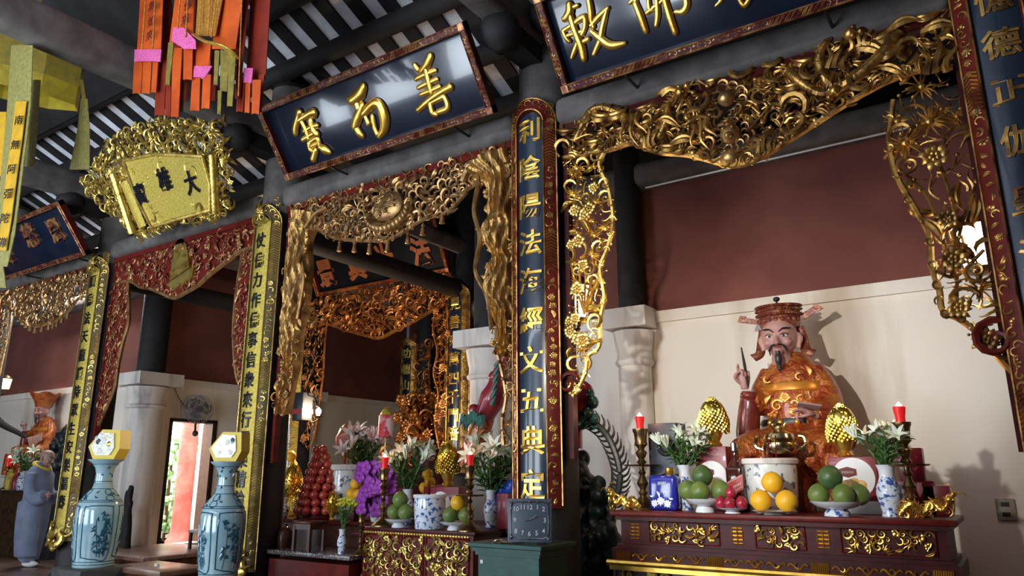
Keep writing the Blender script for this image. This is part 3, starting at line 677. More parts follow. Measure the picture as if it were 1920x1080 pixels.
for k in range(14): an = k*PI*2/14; stamp(q, 'curl', a[0]+.1*math.cos(an), a[1]+.1*math.sin(an), .042, an, k % 2 == 0, .03)
b = WP.uv(1372, 296); q.ball((b[0], b[1], .03), .06, 10, 8, sx=1.2, sz=.8); q.build('lion_mask', GOLDC, t)
def leg(t, outer, inner, seed, d, m, z=0, keys=None, size=.92, rim=.018, name='side_leg', both=False):
    """hanging leg of a screen: outer edge along the post, inner scalloped edge"""
    poly = W2(outer)+W2(inner[::-1]); q = MB()
    carve(q, poly, d, keys or ['mum', 'twig', 'leaf', 'scroll', 'flower', 'twig', 'curl', 'mum'], seed, size, z, .9, edge=d*.22)
    o = q.build(name, m, t); r = MB(); outline(r, W2(inner), rim, z+.02, closed=False, n=5)
    rng = random.Random(seed); w = smooth_path(W2(inner), 4)
    for i in range(2, len(w)-1, 3): stamp(r, rng.choice(['curl', 'scroll2', 'ball', 'cloud']), w[i][0], w[i][1], .035, rng.uniform(0, 6), rng.random() < .5, z+.02)
    if both: outline(r, W2(outer), rim*.7, z+.01, closed=False, n=2)
    r.build('leg_rim', m, o); return o
GOLDL = mat('bright_carved_gilt', (.95, .62, .16), .30, .9, (.46, .25, .06), 9, bump=.3, lo=.5, hi=.75)
leg(t, [(1062, 300), (1064, 420), (1066, 560), (1068, 700), (1070, 740)], [(1135, 288), (1126, 312), (1142, 350), (1151, 395), (1150, 432), (1140, 470), (1128, 505), (1136, 555), (1128, 600), (1126, 650), (1106, 668), (1100, 700), (1082, 738)], 31, .075, GOLDL)
leg(t, [(1790, 132), (1815, 290), (1848, 430), (1876, 570), (1900, 690)], [(1676, 190), (1668, 262), (1682, 330), (1716, 392), (1742, 440), (1748, 500), (1762, 545), (1768, 582), (1800, 600), (1830, 622), (1860, 655), (1898, 700)], 32, .095, GOLD, keys=['mum', 'twig', 'twig', 'leaf', 'leaf', 'curl', 'twig', 'scroll', 'flame'], size=.9)
q = MB()
for pts in ([(1700, 330), (1745, 380), (1790, 520)], [(1760, 300), (1790, 400), (1785, 520)], [(1830, 350), (1800, 440), (1790, 520)], [(1795, 520), (1800, 590), (1850, 640)], [(1745, 500), (1790, 520), (1845, 470)]):
    s = [(*p, .02) for p in W2(pts)]; q.tube(smooth_path(s, 6), .011, 5)
for px, py, s in ((1780, 415, .08), (1790, 490, .09), (1745, 235, .12), (1755, 300, .1), (1700, 275, .11), (1850, 640, .09), (1730, 170, .11), (1800, 580, .08)): a = WP.uv(px, py); stamp(q, 'mum' if s > .1 else 'flower', a[0], a[1], s, px, False, .02)
q.build('chrysanthemum_stems', GOLD, t)
q = MB()
for px, py, s in ((1090, 320, .12), (1085, 370, .12), (1112, 395, .09), (1092, 455, .09), (1100, 500, .08), (1090, 545, .1), (1100, 640, .1), (1086, 600, .08)): a = WP.uv(px, py); stamp(q, 'mum' if s > .1 else 'flower', a[0], a[1], s*.8, px*.7, False, .03)
for k in range(5): s = [(*p, .02) for p in W2([(1098, 590), (1080+k*10, 530), (1072+k*16, 490)])]; q.tube(smooth_path(s, 6), .009, 5)
q.build('flower_sprays', GOLDL, t)
a = WP.uv(1072, 720); q = MB(); stamp(q, 'scroll', a[0], a[1], .09, 0, False, .02); q.build('volute', REDL, t)
a = WP.uv(1868, 640); q = MB(); stamp(q, 'scroll', a[0], a[1], .13, 0, False, .03); q.build('volute', REDL, t)

# ---- middle bay
t = screen('brownish gilt screen with lotus medallion and tree-trunk legs over the middle bay', REDL, COLX['C']+.235, COLX['B']-.235)
top = W2([(552, 380), (963, 250)])
lower = W2([(963, 342), (914, 344), (889, 347), (877, 362), (842, 398), (795, 413), (741, 446), (700, 452), (632, 447), (606, 432), (580, 426), (552, 440)])
md = WP.uv(736, 392)
q = MB(); carve(q, top+lower, .085, ALLK+['cloud', 'scroll'], 41, .92, -.01, .9, skip=[(md[0], md[1], .14)]); carve(q, top+lower, .07, ['scroll', 'curl', 'leaf', 'scroll2', 'curl'], 42, .9, .03, .8, skip=[(md[0], md[1], .17)])
vb = q.build('valance', GOLDC, t)
q = MB(); outline(q, lower[3:], .02, .02, closed=False, n=4); w = smooth_path(lower[3:11], 6)
for i in range(0, len(w), 2): stamp(q, 'curl', w[i][0], w[i][1]+.0, .042, i, i % 4 == 0, .02)
q.build('valance_rim', GOLDC, vb)
q = MB(); q.ball((md[0], md[1]+.01, .06), .15, 18, 10, sx=1.25, sz=.9); q.V[-1][:, 2] = .06+(q.V[-1][:, 2]-.06)*.45
for k in range(15): an = PI+.15+k*(PI-.3)/14; q.ball((md[0]+.26*math.cos(an), md[1]-.03+.17*math.sin(an), .05), .06, 8, 6, sx=.7)
carve(q, [(md[0]+.15*math.cos(u), md[1]+.01+.10*math.sin(u)) for u in np.linspace(0, 2*PI, 14)[:-1]], .06, ['curl', 'scroll', 'leaf', 'flower'], 43, .8, .115, .4, edge=0)
q.build('lotus_medallion', GOLDC, t)
for px, py in ((640, 466), (668, 467), (696, 470), (730, 466), (768, 450), (796, 434), (832, 412)):
    a = WP.uv(px, py-14); q = MB(); q.tube([(a[0], a[1], .02), (a[0], a[1]-.03, .02)], .006, 5); q.lathe([(.004, -.12), (.028, -.11), (.02, -.06), (.014, -.03), (.02, -.02), (.002, 0)], 10); v = q.V[-1]; q.V[-1] = np.stack([v[:, 0]+a[0], v[:, 2]+a[1]-.0, v[:, 1]+.02], 1)
    q.build('bell_pendant', GOLDC, t)
TRUNK = mat('gilt_bark', (.62, .37, .12), .36, .8, (.20, .095, .03), 5, bump=.8, lo=.42, hi=.68, stretch=(6, 1, 1), bdist=.02)
def trunk(t, left, right, seed, m, z=.0, name='tree_trunk_leg'):
    """tree trunk with bark ridges between two edges"""
    L = smooth_path(W2(left), 8); R = smooth_path(W2(right), 8); n = min(len(L), len(R)); L = L[np.linspace(0, len(L)-1, n).astype(int)]; R = R[np.linspace(0, len(R)-1, n).astype(int)]
    rng = random.Random(seed); q = MB(); k = 27; ph = rng.uniform(0, 6)
    v = []; f = []
    for i in range(n):
        for j in range(k):
            u = j/(k-1); p = L[i]*(1-u)+R[i]*u; w = np.linalg.norm(R[i]-L[i]); h = .42*w*math.sin(PI*u)**.7+.02*math.sin(u*34+2.2*math.sin(i*.45+ph)+i*.12)+.012*math.sin(i*.9+u*9)
            v.append((p[0], p[1], z+h))
    for i in range(n-1):
        for j in range(k-1): a = i*k+j; f.append((a, a+1, a+k+1, a+k))
    a0 = len(v)
    for i in range(n): v += [(L[i][0], L[i][1], z-.06), (R[i][0], R[i][1], z-.06)]
    for i in range(n-1): b = a0+i*2; f += [(b+1, b, b+2, b+3), (i*k, (i+1)*k, b+2, b), ((i+1)*k+k-1, i*k+k-1, b+1, b+3)]
    # orient
    q.add(v, [t_[::-1] for t_ in f])
    for i in range(3, n-2, 4):
        for E in (L, R):
            if rng.random() < .7: stamp(q, rng.choice(['flower', 'leaf', 'cloud', 'curl']), E[i][0], E[i][1], .055*rng.uniform(.7, 1.2), rng.uniform(0, 6), rng.random() < .5, z+.03)
    o = q.build(name, m, t, ang=80)
    bm = bmesh.new(); bm.from_mesh(o.data); bmesh.ops.recalc_face_normals(bm, faces=bm.faces); bm.to_mesh(o.data); bm.free()
    return o
trunk(t, [(556, 400), (548, 450), (541, 520), (537, 580), (531, 640), (536, 690), (526, 730), (521, 775)], [(602, 402), (580, 450), (580, 500), (575, 560), (564, 620), (558, 676), (548, 720), (538, 777)], 3, TRUNK)
trunk(t, [(880, 335), (912, 345), (918, 400), (905, 440), (924, 480), (910, 530), (924, 580), (935, 630), (928, 665)], [(964, 280), (964, 345), (964, 410), (964, 450), (964, 490), (964, 550), (964, 590), (964, 640), (964, 672)], 4, TRUNK)
q = MB()
for pts, r in (([(905, 345), (897, 400), (908, 450), (900, 510), (922, 560), (930, 620)], .022), ([(585, 400), (566, 450), (578, 520), (566, 600)], .018), ([(875, 345), (890, 320), (925, 310), (940, 290)], .035), ([(582, 430), (600, 405), (622, 392)], .026)): q = MB(); q.tube(smooth_path([(*p, .06) for p in W2(pts)], 6), r, 7); q.build('winding_branch', GOLDC, t)
leg(t, [(964, 660), (964, 740), (964, 830)], [(935, 660), (945, 700), (952, 745), (945, 790), (948, 835)], 45, .06, GOLDC, both=True)
leg(t, [(524, 690), (518, 740), (513, 775)], [(553, 690), (548, 735), (535, 778)], 46, .06, GOLDC)

# ---- central bay (solid red carved panel)
t = screen('red carved screen with gilt relief and temple emblem under the scroll-shaped board', REDL, COLX['D']+.235, COLX['C']-.235)
top = W2([(217, 480), (490, 396)]); low = W2([(484, 462), (450, 473), (433, 486), (394, 516), (372, 536), (350, 549), (328, 559), (303, 549), (282, 541), (264, 538), (244, 527), (214, 534)])
q = MB(); q.prism(top+low, -.03, .015); vb = q.build('valance', REDL, t, smooth=False)
q = MB(); em = W2([(342, 500)])[0]; carve(q, top+low, .085, ['curl', 'leaf', 'flame', 'scroll', 'scroll2', 'twig', 'flower', 'cloud'], 51, .78, .012, .6, skip=[(em[0], em[1], .24)]); q.build('valance_relief', GOLDR, vb)
q = MB(); outline(q, low, .024, .012, closed=False, n=4); q.build('valance_rim', GOLDC, vb)
q = MB(); E = lambda x, y: WP.uv(x, y)
q.prism([E(320, 536), E(372, 500), E(368, 522), E(334, 544)], .012, .06); q.prism([E(325, 528), E(362, 503), E(358, 470), E(352, 452), E(344, 446), E(336, 458), E(330, 490)], .012, .05)
for z_, x0, x1 in ((485, 329, 361), (505, 327, 362), (468, 334, 357)): a, b = E(x0, z_+7), E(x1, z_-8); q.tube([(a[0], a[1], .055), (b[0], b[1], .055)], .012, 5)
q.build('temple_emblem', GOLDYC, t)
def solidleg(outer, inner, seed):
    poly = W2(outer)+W2(inner[::-1]); q = MB(); q.prism(poly, -.025, .012); o = q.build('side_leg', REDL, t, smooth=False); q = MB(); carve(q, poly, .065, ['curl', 'leaf', 'scroll', 'scroll2', 'twig'], seed, .8, .01, .6, edge=.02); q.build('leg_relief', GOLDR, o)
    q = MB(); outline(q, W2(inner), .02, .012, closed=False, n=4); q.build('leg_rim', GOLDC, o)
solidleg([(214, 532), (211, 560), (200, 643), (189, 727), (181, 798)], [(241, 530), (242, 602), (231, 643), (222, 685), (217, 727), (200, 768), (187, 798)], 52)
solidleg([(486, 462), (484, 560), (476, 660), (468, 740)], [(456, 478), (444, 560), (440, 630), (445, 700), (457, 735)], 53)

# ---- far left bay
t = screen('dim gilt screen with bell fringe over the far left bay', REDL, COLX['E']+.235, COLX['D']-.235)
top = W2([(0, 545), (172, 505)]); low = W2([(168, 556), (150, 560), (130, 585), (110, 600), (95, 606), (69, 612), (52, 602), (39, 590), (22, 570), (0, 575)])
q = MB(); carve(q, top+low, .10, ALLK, 61, .92, 0, .9); carve(q, top+low, .085, ['curl', 'scroll', 'leaf'], 62, .9, .03, .8); vb = q.build('valance', GOLDC, t); q = MB(); outline(q, low, .02, .02, closed=False, n=4)
w = smooth_path(low[2:-1], 4)
for i in range(0, len(w), 2): q.tube([(w[i][0], w[i][1], .02), (w[i][0], w[i][1]-.1, .02)], [.012, .025], 6)
q.build('valance_rim', GOLDC, vb)
leg(t, [(2, 580), (-6, 640), (-12, 700)], [(24, 575), (20, 620), (10, 670), (2, 705)], 63, .07, GOLDC)

# ---- inner row behind the middle bay
def screen2(label, Y, rail=REDL):
    global WP; WP = wallplane(0, Y); t = thing('carved_screen', label, 'carved screen', (0, Y, 0), 0); t.rotation_euler = (PI/2, 0, 0); return t
t = screen2('orange gilt openwork screen of the inner sanctuary behind the middle bay', 8.05)
top = W2([(570, 570), (851, 508)]); low = W2([(850, 560), (820, 578), (782, 601), (741, 622), (713, 634), (685, 628), (656, 620), (615, 607), (600, 612), (572, 618)])
q = MB(); carve(q, top+low, .12, ALLK, 71, .95, 0, 1); carve(q, top+low, .10, ['leaf', 'curl', 'flame', 'scroll'], 72, .95, .05, 1); vb = q.build('valance', GOLDO, t); q = MB(); outline(q, low[1:-1], .03, .03, closed=False, n=4); q.build('valance_rim', GOLDO, vb)
leg(t, [(572, 615), (572, 700), (570, 780), (572, 838)], [(614, 610), (610, 660), (608, 700), (600, 760), (594, 800), (586, 838)], 73, .09, GOLDO)
leg(t, [(848, 560), (848, 650), (847, 740), (846, 840)], [(818, 580), (814, 620), (822, 660), (815, 700), (824, 740), (818, 790), (826, 842)], 74, .09, GOLDO)
q = MB()
for px, py in ((590, 590), (582, 615), (600, 605)): a = WP.uv(px, py); stamp(q, 'mum', a[0], a[1], .16, px, False, .06)
q.build('chrysanthemum', GOLDC, t)
t = screen2('narrow gilt openwork strip beside the middle tree-trunk leg', 8.1); leg(t, [(897, 545), (897, 580), (898, 612)], [(922, 545), (918, 575), (924, 612)], 75, .08, GOLDL, both=True)
t = screen2('dim reddish gilt openwork panel deep in the inner sanctuary', 11.2); leg(t, [(782, 645), (782, 700), (781, 765)], [(808, 640), (806, 700), (810, 765)], 76, .12, GOLDO, both=True)
WP = wallplane(0, YS)
gz = zat(0, [(862, y) for y in (568, 602, 636, 672, 708, 743, 778, 812)], 8.0)
board('narrow black couplet board of the inner row right of the inner altar', -6.36, 8.25, 1.3, 3.86, '見善來萬四千門陪', BLACKL, GOLD, GOLD, GOLDB, gz, .2, seed=8, w_in=24)
gz = zat(0, [(545, y) for y in (640, 690, 740, 790, 840, 885)], 8.0)
board('narrow black couplet board of the inner row behind the yellow one', -9.79, 8.25, 1.3, 3.86, '是法平等無高', BLACKL, GOLDY, GOLD, GOLDB, gz, .2, seed=9, w_in=24)
gz = zat(0, [(760, y) for y in (660, 690, 720, 750, 780)], 11.0)
board('dim couplet board deepest in the inner sanctuary', P(764, 720, 11.2)[0], 11.4, 1.5, 3.9, '功德山中佛', BLACKL, GOLD, GOLD, GOLDY, gz, .22, seed=10, w_in=24)
# ================================================================== builders for the things on the altars
def project(p):
    d = np.array(p)-CP; k = d@CF; return 960+FPX*(d@CR)/k, 540-FPX*(d@CU)/k
def ob(px, Y, z):
    """point on a level surface at height z and depth Y seen in picture column px"""
    X = P(px, 900, Y)[0]
    for _ in range(4): X += (px-project((X, Y, z))[0])*mpp((X, Y, z))/CR[0]*.8
    return np.array([X, Y, z])
def hpx(p, n): return mpp(p)*n/CU[2]                       # height in metres of n picture rows at p
def wpx(p, n): return mpp(p)*n
def lathe_part(name, prof, m, parent, n=28, ang=40, sx=1, sy=1):
    q = MB(); q.lathe(prof, n, (0, 0, 0), sx, sy); return q.build(name, m, parent, ang=ang)
def candlestick(label, loc, h, m=BRASS, group=None, tray=.52):
    t = thing('candlestick', label, 'candlestick', loc, 0, group); s = h
    lathe_part('base', [(.20*s, 0), (.20*s, .02*s), (.17*s, .05*s), (.09*s, .10*s), (.05*s, .15*s), (.035*s, .17*s)], m, t)
    lathe_part('stem', [(.035*s, .165*s), (.06*s, .20*s), (.035*s, .24*s), (.045*s, .27*s), (.075*s, .32*s), (.045*s, .38*s), (.03*s, .42*s), (.05*s, .45*s), (.03*s, .48*s), (.03*s, .54*s), (.06*s, .58*s), (.035*s, .62*s), (.06*s, .66*s), (.075*s, .70*s), (.04*s, .74*s), (.05*s, .77*s)], m, t)
    lathe_part('tray', [(.03*s, (tray+.0)*s), (.22*s, (tray+.012)*s), (.235*s, (tray+.03)*s), (.22*s, (tray+.025)*s), (.03*s, (tray+.02)*s)], m, t)
    lathe_part('cup', [(.05*s, .765*s), (.085*s, .80*s), (.075*s, .84*s), (.085*s, .94*s), (.10*s, .97*s), (.10*s, 1*s), (.06*s, 1*s), (.05*s, .97*s)], m, t)
    return t
def red_candle(label, loc, h, group=None, glow=2.2):
    t = thing('candle_lamp', label, 'candle', loc, 0, group); r = h*.27
    lathe_part('candle_body', [(r*.8, 0), (r*.85, h*.35), (r, h*.55), (r*1.1, h*.8), (r*.95, h*.84), (r*.4, h*.84)], CANDLE, t, 16)
    lathe_part('bulb', [(r*.4, h*.82), (r*.55, h*.88), (r*.35, h*.96), (.001, h*1.06)], FLAME, t, 12)
    if glow: point('candle_light', (loc[0], loc[1], loc[2]+h*1.25), glow, (1, .45, .25), .02)
    return t
def fruit(label, loc, r, m, name='pomelo', cat='fruit', group=None, seed=0, squash=.98, neck=.12):
    rng = random.Random(seed); q = MB(); k = 13; prof = []
    for i in range(k):
        a = PI*i/(k-1); rr = math.sin(a)*(1-neck*max(0, -math.cos(a))*.0-neck*max(0, math.cos(a*1.0)-.0)*-0); z = -math.cos(a)
        rr *= 1-neck*max(0, z)**2; prof.append((max(1e-5, rr*r), r+z*r*squash+(neck*.5*r*max(0, z)**3)))
    q.lathe(prof, 20); o = q.build(name, m, None, ang=80); o.location = loc; tag(o, label, cat, group)
    o.rotation_euler = (rng.uniform(-.35, .35)*0, 0, rng.uniform(0, 6)); q = MB(); q.lathe([(r*.09, r*1.93), (r*.06, r*2.0+neck*.5*r), (.001, r*2.02+neck*.5*r)], 8); q.build('stem', LEAFD, o); return o
def dish(label, loc, r, h, m=PORC, band=None, group=None, name='footed_plate'):
    t = thing(name, label, 'plate', loc, 0, group)
    lathe_part('foot', [(r*.5, 0), (r*.48, h*.2), (r*.36, h*.5)], m, t); lathe_part('bowl', [(r*.34, h*.45), (r*.75, h*.62), (r*.98, h*.95), (r, h), (r*.94, h*.98), (r*.6, h*.75), (.001, h*.72)], band or m, t, 36)
    return t
def urn(label, loc, r, h, m, seed=0):
    t = thing('incense_urn', label, 'urn', loc)
    lathe_part('body', [(r*.86, 0), (r*.88, .02*h), (r*.92, .3*h), (r*.96, .7*h), (r*.95, .86*h), (r*.94, .9*h)], m, t, 40)
    lathe_part('rim', [(r*.93, .885*h), (r*1.02, .9*h), (r*1.04, .97*h), (r*1.0, h), (r*.9, h), (r*.88, .9*h), (.001, .88*h)], PORC if m is PORCB else STONEW, t, 40)
    q = MB(); rng = random.Random(seed)
    for i in range(12): a = rng.uniform(0, 6.3); x = rng.uniform(0, r*.4); q.tube([(x*math.cos(a), x*math.sin(a), .85*h), (x*1.2*math.cos(a), x*1.2*math.sin(a), h*rng.uniform(1.2, 1.5))], .0022, 4)
    q.build('incense_sticks', REDL, t); return t
def vase(label, loc, h, r, m=PORCB, name='flower_vase', group=None):
    t = thing(name, label, 'vase', loc, 0, group)
    lathe_part('body', [(r*.72, 0), (r*.74, .03*h), (r*.66, .08*h), (r*.8, .2*h), (r, .42*h), (r*.96, .56*h), (r*.72, .68*h), (r*.6, .78*h)], m, t)
    lathe_part('neck', [(r*.61, .77*h), (r*.62, .88*h), (r*.74, .97*h), (r*.82, h), (r*.7, .99*h), (r*.55, .9*h)], PORC if m is PORCB else m, t); return t
def trumpet(s, m_open=.9, petals=6, seed=0):
    """lily bloom along +z"""
    q = MB(); rng = random.Random(seed)
    for k in range(petals):
        a = k*2*PI/petals; n = 7; t = np.linspace(0, 1, n); v = []; f = []
        rr = s*(.05+.10*t+m_open*.62*t**3); zz = s*(1.15*t-.30*m_open*t**5); wd = s*(.03+.13*np.sin(np.clip(t*.97+.02, 0, 1)*PI)**.9)
        for i in range(n):
            for j in (-1, -.5, 0, .5, 1):
                u = j*wd[i]; rad = rr[i]+abs(j)*s*.02-(1-abs(j))*s*.012; v.append((rad*math.cos(a)-u*math.sin(a), rad*math.sin(a)+u*math.cos(a), zz[i]))
        for i in range(n-1):
            for j in range(4): b = i*5+j; f.append((b, b+1, b+6, b+5))
        q.add(v, f)
    return q
_LILY = {}
def lily_kind(kind, petal):
    """a lily stem 1 m long in its own scale: stem, leaves, bloom"""
    key = (kind, petal.name)
    if key in _LILY: return _LILY[key]
    rng = random.Random(kind); stem = MB(); s = smooth_path([(0, 0, 0), (.02, .01, .35), (.05*(kind-1), .02, .62)], 5); stem.tube(s, .013, 6)
    lv = MB()
    for i in range(16):
        z = .12+.034*i; a = i*2.4+kind; L = .26*rng.uniform(.7, 1.1); t = np.linspace(0, 1, 5); v = []; f = []
        for j in range(5):
            w = .026*math.sin(PI*(t[j]*.95+.05)); r_ = L*t[j]*.7; zz = z+L*(.75*t[j]-.35*t[j]**2); c, n = math.cos(a), math.sin(a); v += [(r_*c-w*n, r_*n+w*c, zz), (r_*c, r_*n, zz-.006), (r_*c+w*n, r_*n-w*c, zz)]
        for j in range(4): f += [(j*3, j*3+1, j*3+4, j*3+3), (j*3+1, j*3+2, j*3+5, j*3+4)]
        lv.add(v, f)
    bl = MB(); top = s[-1]
    if kind % 4 != 3:
        for k, (az, el, sc) in enumerate(((.3+kind, .8, .24), (2.6+kind, .35, .20))[:1+kind % 2]):
            B = trumpet(sc, .9, seed=kind); R = Matrix.Rotation(az, 4, 'Z') @ Matrix.Rotation(el, 4, 'Y'); bl.join(B, Matrix.Translation(Vector(top)) @ R)
    else:
        for az, el, sc in ((.4, .25, .22), (2.2, .5, .20)): B = trumpet(sc, .08, seed=kind); bl.join(B, Matrix.Translation(Vector(top)) @ Matrix.Rotation(az, 4, 'Z') @ Matrix.Rotation(el, 4, 'Y'))
    _LILY[key] = (stem.mesh('stem', LEAF), lv.mesh('leaves', LEAF), bl.mesh('bloom', petal, ang=0)); return _LILY[key]
def bouquet(label, group, loc, stems, L, spread=.6, petal=PETAL, seed=1, squat=1.):
    """countable lily stems standing in a vase whose mouth is at loc"""
    rng = random.Random(seed)
    for i in range(stems):
        me = lily_kind(rng.randrange(8), petal); t = thing('lily', label, 'flower', (loc[0]+rng.uniform(-.012, .012), loc[1]+rng.uniform(-.012, .012), loc[2]-.12*L), 0, group)
        a = i*2*PI/stems+rng.uniform(-.3, .3); tl = spread*math.sqrt(rng.uniform(.08, 1)); t.rotation_euler = (tl*math.sin(a), tl*math.cos(a)*1.0, rng.uniform(0, 6)); s = L*rng.uniform(.8, 1.1); t.scale = (s, s, s)
        for nme, d in zip(('stem', 'leaves', 'bloom'), me): o = bpy.data.objects.new(nme, d); COL.objects.link(o); o.parent = t
def tinsel_tree(label, loc, h, r, seed=1, m=TINSEL, name='gilded_offering_tree'):
    t = thing(name, label, 'ornament', loc); rng = random.Random(seed); q = MB(); n = 300
    lathe_part('pot', [(r*.45, 0), (r*.5, .03*h), (r*.34, .10*h), (r*.5, .2*h), (r*.62, .30*h), (r*.5, .32*h)], GOLDB, t, 20)
    for i in range(n):
        u = (i+.5)/n; z = .27+.70*u; a = i*2.39996; rr = r*(1-.05*rng.random())*(math.sin(PI*min(1, .36+.64*u))**.7)
        q.ball((rr*math.cos(a), rr*math.sin(a), h*z), r*.12*rng.uniform(.7, 1.2), 6, 4)
    q.ball((0, 0, h*.62), r*.88, 12, 9, sz=h*.33/r/.88); o = q.build('beaded_foliage', m, t); o['kind'] = 'stuff' if False else ''; del o['kind']; return t
def carton(label, loc, d, m, rz=0, name='gift_box', cat='box', round_label=None, lid=None):
    t = thing(name, label, cat, loc, rz); rbox((0, 0, d[2]/2), d, .006).build('body', m, t)
    if round_label:
        r = round_label; y = -d[1]/2-.002; q = MB(); q.prism([(r*math.cos(k*PI/20), d[2]*.52+r*math.sin(k*PI/20)) for k in range(40)], y-.002, y, 'xz'); lb = q.build('round_label', WHITEC, t)
        q = MB(); q.prism([(x*r*.42-r*.25, d[2]*.52+r*.28+z*r*.3) for x, z in ((-1, .5), (0, .9), (1, .5), (1, -.5), (0, -.9), (-1, -.5))], y-.005, y-.001, 'xz'); q.build('badge', REDL, lb)
        q = MB()
        for k in range(7): q.tube([(-r*.5+k*r*.08, y-.006, d[2]*.52+r*.22), (-r*.47+k*r*.08, y-.006, d[2]*.52+r*.34)], r*.014, 4)
        q.build('badge_lettering', WHITEC, lb)
        q = MB()
        for x, z, s in ((-.35, -.35, .26), (0, -.28, .3), (.35, -.36, .26), (.05, -.55, .2)): q.ball((x*r, y-.002, d[2]*.52+z*r), s*r, 10, 6, sy=.12)
        q.build('fruit_picture', mat('printed_yellow', (.80, .55, .10), .5, 0, (.6, .3, .08), 30), lb)
    return t
def remesh(q, name, m, vox, parent=None, smooth=6, loc=None):
    me = q.mesh(name, m); o = bpy.data.objects.new(name, me); COL.objects.link(o)
    r = o.modifiers.new('r', 'REMESH'); r.mode = 'VOXEL'; r.voxel_size = vox; s = o.modifiers.new('s', 'SMOOTH'); s.factor = .5; s.iterations = smooth
    dg = bpy.context.evaluated_depsgraph_get(); dg.update(); n = bpy.data.meshes.new_from_object(o.evaluated_get(dg)); o.modifiers.clear(); o.data = n; n.name = name
    n.materials.clear(); n.materials.append(m); n.shade_smooth()
    if parent is not None: o.parent = parent
    if loc is not None: o.location = loc
    return o

# ================================================================== right altar
AZ = 1.034; AY = 5.0; AX0, AX1 = -2.53, -.36; AD = .62
t = thing('altar_table', 'red lacquered altar table with gilt relief panels in the right bay', 'altar', ((AX0+AX1)/2, 5.0+AD/2, 0)); hw = (AX1-AX0)/2
rbox((0, 0, AZ-.018), (2*hw, AD, .036), .01).build('top', REDL, t)
q = MB(); q.box((0, 0, .90), (2*hw-.12, AD-.13, .20)); q.box((0, .0, .985), (2*hw-.07, AD-.05, .03)); q.box((0, 0, .795), (2*hw-.08, AD-.06, .025)); bd = q.build('panel_band', REDD, t, smooth=False)
def relief(x0, x1, z0, z1, y, seed, keys=('scroll', 'curl', 'leaf', 'flame', 'cloud', 'scroll2'), d=.036, m=GOLDB, name='relief_panel', parent=None, frame=.008, zs=.8):
    """framed relief on a vertical front face at depth y (local)"""
    w = empty(name); w.parent = parent; w.location = (0, y, 0); w.rotation_euler = (PI/2, 0, 0)
    q = MB(); carve(q, [(x0+.015, z0+.015), (x1-.015, z0+.015), (x1-.015, z1-.015), (x0+.015, z1-.015)], d, list(keys), seed, .85, .002, zs, edge=.004)
    o = q.build(name, m, parent); o.location = (0, y, 0); o.rotation_euler = (PI/2, 0, 0); bpy.data.objects.remove(w)
    if frame:
        q = MB()
        for a, b in (((x0, z0), (x1, z0)), ((x1, z0), (x1, z1)), ((x1, z1), (x0, z1)), ((x0, z1), (x0, z0))): q.tube([(a[0], a[1], .003), (b[0], b[1], .003)], frame*.5, 4)
        q.build('panel_frame', REDL, o)
    return o
xs = [-hw+.09, -hw+.245, -hw+.28, -hw+.78, -hw+.82, -hw+.98, -hw+1.02, -hw+1.33, -hw+1.37, -hw+1.50, -hw+1.54, -hw+2.05]
for i in range(0, len(xs)-1, 2):
    if xs[i+1]-xs[i] > .2: relief(xs[i], xs[i+1], .825, .965, -AD/2+.062, 100+i, parent=t)
    else:                                                     # stylised longevity knot
        x = (xs[i]+xs[i+1])/2; q = MB()
        for k in range(5): z = .845+k*.025; q.tube([(x-.035, z, .0), (x+.035, z, .0)], .0045, 4)
        for sx_ in (-.035, .035, 0): q.tube([(x+sx_, .845 if sx_ == 0 else .87, 0), (x+sx_, .945 if sx_ == 0 else .92, 0)], .0045, 4)
        o = q.build('knot_ornament', GOLDB, t); o.location = (0, -AD/2+.062, 0); o.rotation_euler = (PI/2, 0, 0)
q = MB(); q.box((0, .0, .735), (2*hw-.02, AD-.02, .095)); q.build('frieze', REDD, t, smooth=False)
q = MB()
for i in range(16):
    x = -hw+.1+i*(2*hw-.2)/15
    if i % 5 == 0:
        for k in range(9): q.tube([(x-.05+k*.012, .70, .002), (x-.045+k*.012, .76, .002)], .004, 4)
    else:
        s = [(x-.06+.12*u, .73+.018*math.sin(u*9), .003) for u in np.linspace(0, 1, 9)]; q.tube(s, .006, 4)
        stamp(q, 'curl', x, .735, .022, i, i % 2 == 0, 0)
o = q.build('frieze_scrolls', GOLDB, t); o.location = (0, -AD/2+.007, 0); o.rotation_euler = (PI/2, 0, 0)
q = MB(); q.tube([(-hw-.03, -AD/2+.01, .682), (hw+.03, -AD/2+.01, .682)], .022, 8); q.box((0, 0, .65), (2*hw+.02, AD, .03)); q.build('gilt_moulding', GOLDB, t)
q = MB(); q.box((0, .03, .33), (2*hw+.04, AD-.1, .64)); q.build('lower_body', mat('violet_brown_lacquer', (.06, .02, .03), .4), t, smooth=False)
relief(-hw, hw, .30, .64, -AD/2+.075, 131, d=.07, parent=t, name='lower_relief', m=GOLDY, zs=1.1)
def altar_dragon(px, Y, w, flip):
    p = ob(px, Y, AZ); q = MB(); s = 1 if flip else -1
    dragon(q, [(-s*w*.5, .02), (-s*w*.28, .08), (-s*w*.1, .03), (s*w*.1, .09), (s*w*.25, .05), (s*w*.4, .11)], .024, 1, .0); carve(q, [(-w*.5, 0), (w*.5, 0), (w*.5, .09), (-w*.5, .09)], .045, ['curl', 'flame', 'scroll'], 3, .8, -.01)
    o = q.build('corner_dragon', GOLDB, t); o.location = (p[0]-(AX0+AX1)/2, Y-5.0-AD/2, AZ); o.rotation_euler = (PI/2, 0, 0)
altar_dragon(1172, 5.1, .24, False); altar_dragon(1742, 5.1, .30, True)
